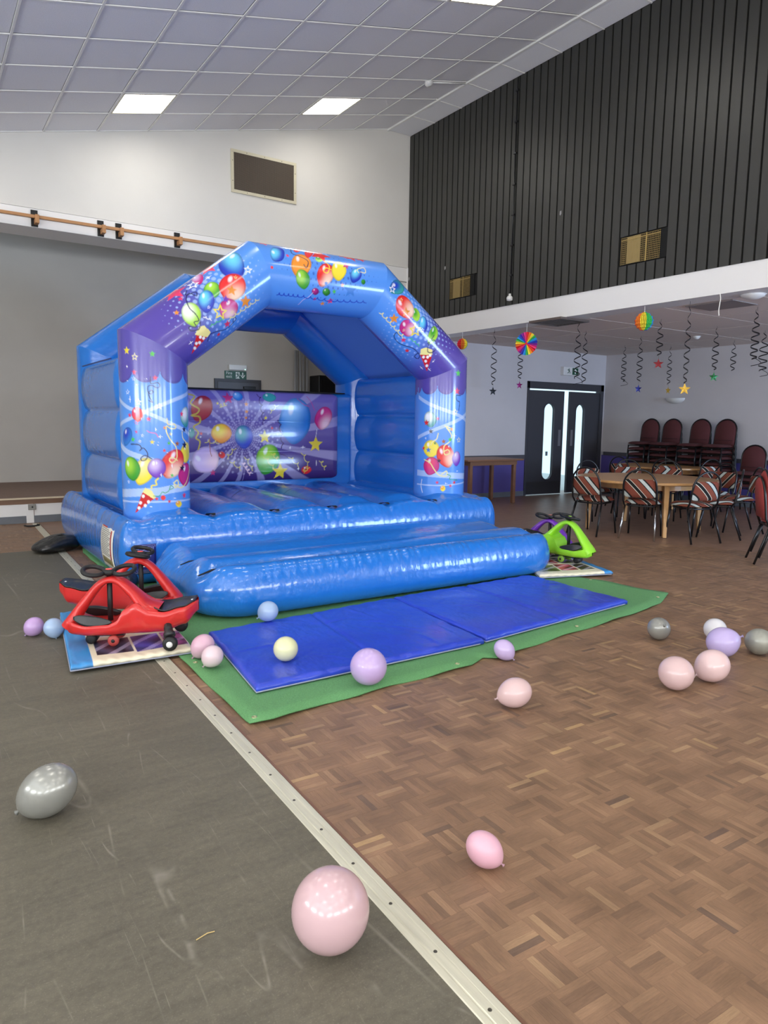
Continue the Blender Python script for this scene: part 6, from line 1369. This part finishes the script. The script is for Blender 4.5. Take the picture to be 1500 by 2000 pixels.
def striped_chair():
    t = thing('hoop_back_chair', 'x', 'chair', (0, 0, 0), 0, 'striped hoop back chairs')
    hp = [(-.205, -.16, .44), (-.212, -.205, .50), (-.212, -.222, .58), (-.210, -.235, .66)]+[(-.208*math.cos(a), -.245-.03*math.sin(a), .70+.215*math.sin(a)) for a in np.linspace(0, PI, 13)]+[(.210, -.235, .66), (.212, -.222, .58), (.212, -.205, .50), (.205, -.16, .44)]
    G().tube(hp, .0125, 8).obj('hoop', DARKTUBE, t, True)
    vs, fs = pad(sup(.205, .122, .28), .026); g = G(); g.add([(x, -.222-.06*(z_-.0)-h-.02*(1-(x/.2)**2), .668+z_) for x, z_, h in vs], fs); g.obj('back_pad', STRIPE, t, True)
    vs, fs = pad(sup(.235, .225, .62), .05); g = G(); g.add([(x, y+.02, .465+h*(1 if h > 0 else .4)) for x, y, h in vs], fs); g.obj('seat_pad', STRIPE, t, True)
    fr = [(.19*math.copysign(abs(math.cos(a))**.5, math.cos(a)), .01+.19*math.copysign(abs(math.sin(a))**.5, math.sin(a)), .432) for a in np.linspace(0, 2*PI, 25)[:-1]]
    G().tube(fr, .011, 6, closed=True).obj('seat_frame', DARKTUBE, t, True)
    for s in (-1, 1):
        G().tube([(s*.195, .17, .435), (s*.215, .235, .0)], .0125, 8).obj('leg', DARKTUBE, t, True)
        G().tube([(s*.195, -.15, .435), (s*.225, -.30, .0)], .0125, 8).obj('leg', DARKTUBE, t, True)
    return t
sc0 = striped_chair(); used = [False]
def put_chair(x, y, fx, fy, label, s=1.0):
    rz = math.atan2(fy, fx)-PI/2
    if not used[0]: used[0] = True; o = sc0; o.location = (x, y, 0); o.rotation_euler = (0, 0, rz); o['label'] = label
    else: o = dup(sc0, (x, y, 0), rz, label)
    return o
def back_at(x, y, fx, fy, label):
    """x, y: centre of the hoop on plan; seat centre lies .25 further along the facing direction"""
    f = Vector((fx, fy, 0)).normalized(); return put_chair(x+f.x*.25, y+f.y*.25, f.x, f.y, label)
c1 = back_at(7.54, 6.42, .98, .18, 'striped hoop-back chair at the left end of the nearer round table')
c2 = back_at(7.86, 5.80, .90, .42, 'striped hoop-back chair, front middle, pushed up to the nearer round table')
c3 = back_at(8.36, 5.17, .30, .95, 'striped hoop-back chair, front right of the nearer round table')
c4 = back_at(9.17, 5.20, -.50, .87, 'striped hoop-back chair seen side-on at the right of the nearer round table')
c5 = back_at(8.98, 7.62, -.25, -.97, 'striped hoop-back chair at the far left of the nearer table, by the door')
c6 = back_at(9.93, 7.58, -.68, -.73, 'striped hoop-back chair on the far side of the nearer table, left')
c7 = back_at(10.20, 7.00, -.92, -.40, 'striped hoop-back chair on the far side of the nearer table, middle')
c8 = back_at(10.40, 6.15, -.98, .15, 'striped hoop-back chair on the far side of the nearer table, right')
c9 = back_at(10.62, 8.30, .98, .0, 'striped hoop-back chair at the left end of the farther table')
c10 = back_at(10.85, 7.52, .93, .37, 'striped hoop-back chair between the two round tables')
c11 = back_at(11.52, 7.08, .35, .93, 'striped hoop-back chair at the right of the farther table')
c12 = back_at(9.95, 5.40, -.75, .66, 'striped hoop-back chair half hidden by the burgundy chair at the right edge')
# the front middle chair has black back legs, their shine put in as chrome
for ch in list(c2.children):
    if ch.name.startswith('leg'):
        ch.data = ch.data.copy(); ys = [v.co.y for v in ch.data.vertices]
        if min(ys) < -.1: ch.data.materials[0] = CHROME; ch['label'] = 'bare chrome leg'
def round_table(label, c, R_, ang0):
    t = thing('round_table', label, 'table', (c[0], c[1], 0), 0, 'round beech tables')
    G().lathe([(R_-.012, .705), (R_, .715), (R_, .735), (R_-.008, .742)], 72).obj('table_top', TABLEW, t)
    G().lathe([(R_*.72, .62), (R_*.74, .62), (R_*.74, .705), (R_*.72, .705)], 48).obj('apron', TABLEW, t)
    for k in range(4):
        a = ang0+k*PI/2; p = Vector((math.cos(a)*R_*.84, math.sin(a)*R_*.84, 0)); q = Vector((math.cos(a)*R_*.78, math.sin(a)*R_*.78, .705)); M = Matrix.Rotation(a, 4, 'Z')
        g = G(); vs = []
        for z, r_, hw in ((0, R_*.83, .024), (.705, R_*.80, .036)):
            for sx, sy in ((-1, -1), (1, -1), (1, 1), (-1, 1)): vs.append(M @ Vector((r_+sx*hw, sy*hw, z)))
        g.add(vs, [(0, 3, 2, 1), (4, 5, 6, 7)]+[(i, (i+1) % 4, 4+(i+1) % 4, 4+i) for i in range(4)]); bevel(g.obj('leg', TABLEW, t), .005)
    return t
round_table('round beech table with tapered legs, the nearer of the two', (8.74, 6.36), .97, math.radians(236))
round_table('round beech table farther back, below the stacked chairs', (11.78, 8.12), .90, math.radians(225))
# plain wooden table against the wall
t = thing('wooden_table', 'plain brown rectangular wooden table against the wall by the door', 'table', (8.83, 10.0, 0), 0)
TB = mat('brown_table_wood', (130, 92, 66), .45, noise=(9, .12, (.4, 3, 1)))
bevel(G().box(-.70, .66, -.44, .42, .80, .83).obj('table_top', TB, t), .005); G().box(-.58, .56, -.36, .36, .72, .80).obj('apron', TB, t)
for x, y in ((-.54, -.32), (.52, -.32), (-.54, .32), (.55, .32)): bevel(G().box(x-.032, x+.032, y-.032, y+.032, 0, .8).obj('leg', TB, t), .004)
# burgundy banquet chairs
def burgundy(fab):
    t = thing('banquet_chair', 'x', 'chair', (0, 0, 0), 0, 'burgundy banquet chairs')
    def arch_(s=1.0):
        L_ = [(-.195*s, .50)]+[(-.195*s*math.cos(a), .735+.205*s*math.sin(a)) for a in np.linspace(0, PI, 15)]+[(.195*s, .50)]; return L_
    A = arch_(); n = len(A); vs = []
    for yy, sc in ((-.025, .95), (-.012, 1), (.012, 1), (.03, .93)):
        for x, z in A: vs.append((x*sc, -.20-.11*(z-.5)+yy, .5+(z-.5)*(sc if z > .5 else 1)))
    fs = [(r*n+i, r*n+(i+1) % n, (r+1)*n+(i+1) % n, (r+1)*n+i) for r in range(3) for i in range(n)]+[tuple(range(n-1, -1, -1)), tuple(3*n+i for i in range(n))]
    g = G(); g.add(vs, fs); bp_ = g.obj('back_pad', fab, t, True); G().box(-.17, .17, -.162, -.155, .565, .572).obj('back_seam', mat('dark_seam', (50, 24, 26), .9), bp_)
    tb = [(x*1.06, -.205-.11*(z-.5), z*1.0+.012*(z > .7)) for x, z in A]; tb = [(tb[0][0], -.17, .42)]+tb+[(tb[-1][0], -.17, .42)]
    G().tube(tb, .0125, 8).obj('back_frame', DARKTUBE, t, True)
    vs, fs = pad(sup(.215, .22, .35), .045); g = G(); g.add([(x, y+.03, .455+h*(1 if h > 0 else .5)) for x, y, h in vs], fs); g.obj('seat_pad', fab, t, True)
    G().tube([(-.19, -.17, .42), (-.19, .2, .42), (.19, .2, .42), (.19, -.17, .42)], .0125, 6, closed=True).obj('seat_frame', DARKTUBE, t)
    for s in (-1, 1):
        G().tube([(s*.19, .19, .42), (s*.20, .235, 0)], .0125, 8).obj('leg', DARKTUBE, t, True); G().tube([(s*.19, -.16, .42), (s*.205, -.29, 0)], .0125, 8).obj('leg', DARKTUBE, t, True)
    return t
b0 = burgundy(BURG); usedb = [False]
def put_b(x, y, z, rz, label, grp):
    if not usedb[0]: usedb[0] = True; o = b0; o.location = (x, y, z); o.rotation_euler = (0, 0, rz); o['label'] = label; o['group'] = grp
    else: o = dup(b0, (x, y, z), rz, label, grp)
    return o
nth = ('first', 'second', 'third', 'fourth')
for i, y in enumerate((9.06, 8.56, 7.95, 7.45)):
    for k in range(7):
        lv = ('topmost' if k == 6 else 'burgundy chair below the topmost')
        lb = ('topmost burgundy banquet chair of the %s stack counted from the door' if k == 6 else 'burgundy banquet chair, '+('lowest', 'sixth', 'fifth', 'fourth', 'third', 'second')[k]+(' from the top' if k else '')+' in the %s stack from the door') % nth[i]
        put_b(12.33-.008*k, y, .11*k, PI/2, lb, 'stacked burgundy chairs, %s stack' % nth[i])
for k in range(3): put_b(12.15-.01*k, 6.78, .105*k, PI/2+.1, 'topmost burgundy chair of the low stack right of the tall stacks' if k == 2 else ('lowest burgundy chair of the low stack at the right' if k == 0 else 'middle burgundy chair of the low stack at the right'), 'low burgundy stack')
r0 = burgundy(BURG_LIT); r0.location = (7.92, 3.99, 0); r0.rotation_euler = (0, 0, math.atan2(-.76, .65)-PI/2); r0['label'] = 'burgundy banquet chair in a lit colour, cut by the right edge of the picture'; r0['group'] = 'lit-coloured burgundy chairs at the right edge'
r1 = dup(r0, (7.945, 3.955, .075), r0.rotation_euler[2], 'burgundy banquet chair in a lit colour, stacked on the one cut by the right edge', 'lit-coloured burgundy chairs at the right edge')

# ================================================================== hanging party decorations
FOIL = {'black': (16, 16, 20), 'magenta': (140, 24, 100), 'blue': (34, 36, 110), 'red': (120, 20, 30), 'gold': (190, 150, 50), 'green': (24, 96, 44)}
RIB = mat('dark_foil_ribbon', (30, 26, 28), .3, .4)
def star_geo(R_, th=.004):
    pts = [((R_ if k % 2 == 0 else R_*.42)*math.sin(PI*k/5), (R_ if k % 2 == 0 else R_*.42)*math.cos(PI*k/5)) for k in range(10)]
    g = G(); n = 10; vs = [(x, 0, z) for x, z in pts]+[(0, -th, 0), (0, th, 0)]
    return g.add(vs, [(i, (i+1) % n, 10) for i in range(n)]+[((i+1) % n, i, 11) for i in range(n)])
def spiral(label, x, y, zbot, zstar, colour, tail=False, rmax=.05, turns=5.5, seed=0, ztop=2.95):
    t = thing('hanging_swirl', label, 'decoration', (x, y, zbot), 0, 'hanging foil swirls'); rng = random.Random(seed); H_ = ztop-zbot; ph = rng.uniform(0, 6)
    n = int(turns*16); vs = []
    for i in range(n+1):
        f = i/n; rr = rmax*(.35+.65*math.sin(PI*min(1, f*1.1+.05))**.8)*(1 if not tail or f > .15 else 1.3); a = ph+2*PI*turns*(f**.85); c_, s_ = math.cos(a), math.sin(a)
        z = H_*f; wd_ = .009
        vs += [(rr*c_, rr*s_, z-wd_), (rr*c_*.96, rr*s_*.96, z+wd_)]
    g = G(); g.add(vs, [(2*i, 2*i+1, 2*i+3, 2*i+2) for i in range(n)]); o = g.obj('swirl_ribbon', RIB, t, True, fix=False)
    m = o.modifiers.new('solid', 'SOLIDIFY'); m.thickness = .001
    G().tube([(0, 0, H_-.01), (0, 0, H_+.035)], .002, 5).obj('thread', RIB, t)
    if colour:
        st = star_geo(.075).obj('foil_star', mat('foil_'+colour, FOIL[colour], .25, .5), t, loc=(0, 0, zstar-zbot), rotz=-YAW+rng.uniform(-.5, .5)); G().tube([(0, 0, zstar-zbot+.07), (0, 0, 0.01)], .0015, 4).obj('thread', RIB, t)
    elif tail:
        G().tube(bez([(0, 0, .02), (.06, -.04, -.02), (.02, -.08, -.06), (-.09, -.02, -.09)], 6), .004, 5).obj('loose_tail', RIB, t)
    return t
spiral('black swirl with black star nearest the castle', 7.95, 8.78, 2.11, 2.0, 'black', seed=1)
spiral('swirl with magenta star left of the double door', 9.2, 9.46, 2.29, 2.17, 'magenta', seed=2)
spiral('dark swirl with loose tail in front of the exit sign', 8.24, 7.29, 2.16, None, None, True, seed=3)
spiral('plain dark swirl right of the exit sign', 9.15, 7.94, 2.15, None, None, seed=4)
spiral('dark swirl with loose tail right of the double door', 11.4, 8.93, 2.31, None, None, True, seed=5)
spiral('swirl with dark blue star', 10.38, 7.81, 2.22, 2.1, 'blue', seed=6)
spiral('swirl with dark red star', 8.95, 6.42, 2.47, 2.36, 'red', seed=7, turns=4)
spiral('swirl with gold star turned edge-on, above the wall lamp', 12.1, 8.43, 2.26, 2.15, 'gold', seed=8, rmax=.045)
spiral('long swirl with gold star in the middle of the row', 7.95, 5.31, 2.01, 1.935, 'gold', seed=9, turns=7, rmax=.035)
spiral('swirl with green star', 10.24, 6.36, 2.34, 2.23, 'green', seed=10, turns=5)
spiral('plain short swirl right of the green star', 12.1, 7.17, 2.46, None, None, seed=11, turns=4)
spiral('dark swirl with loose tail near the right edge', 8.96, 5.04, 2.34, None, None, True, seed=12, turns=6)
spiral('dark swirl with curled tail at the right edge of the picture', 11.24, 6.17, 2.36, None, None, True, seed=13, rmax=.07, turns=5)
RB = [(226, 40, 50), (240, 130, 40), (244, 220, 60), (60, 180, 80), (40, 150, 220), (50, 60, 180), (150, 40, 150), (236, 60, 130)]
RBM = [mat('tissue_%d' % i, c, .8) for i, c in enumerate(RB)]
def paper_ball(label, c, R_, ph, wide=2):
    t = thing('honeycomb_ball', label, 'decoration', c, -YAW, 'rainbow paper decorations'); N_ = 32
    for k in range(8):
        g = G()
        for q in range(N_//8):
            a = 2*PI*(k*(N_//8)+q)/N_+ph; pts = [(0, R_*.98)]
            for j in range(1, 15): b = PI*j/15; rr = R_*(1.0 if j % 2 else .90); pts.append((rr*math.sin(b), rr*math.cos(b)))
            pts.append((0, -R_*.98)); n = len(pts); da_ = .05
            vs = [(x*math.cos(a-da_ if x else a), x*math.sin(a-da_ if x else a), z) for x, z in pts]+[(x*math.cos(a+da_ if x else a), x*math.sin(a+da_ if x else a), z) for x, z in pts]
            g.add(vs, [tuple(range(n)), tuple(range(2*n-1, n-1, -1))]+[(i, n+i, n+(i+1) % n, (i+1) % n) for i in range(n)])
        g.obj('paper_fin', RBM[k], t)
    G().tube([(0, 0, R_*.95), (0, 0, 2.975-c[2])], .003, 5).obj('thread', mat('white_string', (225, 222, 214), .8), t)
    return t
paper_ball('small rainbow honeycomb paper ball beside the castle roof', (7.726, 9.32, 2.783), .092, 3.6)
paper_ball('rainbow honeycomb paper ball hanging from the middle of the beam', (7.79, 5.833, 2.788), .116, 2.4)
t = thing('paper_fan', 'round pleated rainbow paper fan hanging from the beam', 'decoration', (7.822, 7.929, 2.686), -YAW-.55, 'rainbow paper decorations')
for k in range(48):
    a0, a1 = 2*PI*k/48, 2*PI*(k+1)/48; y0, y1 = (.012, -.012) if k % 2 else (-.012, .012); R_ = .172
    g = G(); vs = [(0, 0, 0), (R_*math.sin(a0), y0, R_*math.cos(a0)), (R_*math.sin(a1), y1, R_*math.cos(a1))]; vs += [(x, y+.0012, z) for x, y, z in vs]
    g.add(vs, [(0, 1, 2), (5, 4, 3), (0, 3, 4, 1), (1, 4, 5, 2), (2, 5, 3, 0)]); g.obj('pleat', RBM[(k//2) % 8], t)
G().lathe([(.018, -.01), (.018, .01)], 12, M=RX90).obj('centre_disc', RBM[0], t)
G().tube([(0, 0, .17), (0, 0, .30)], .003, 5).obj('thread', mat('white_string', (225, 222, 214), .8), t)
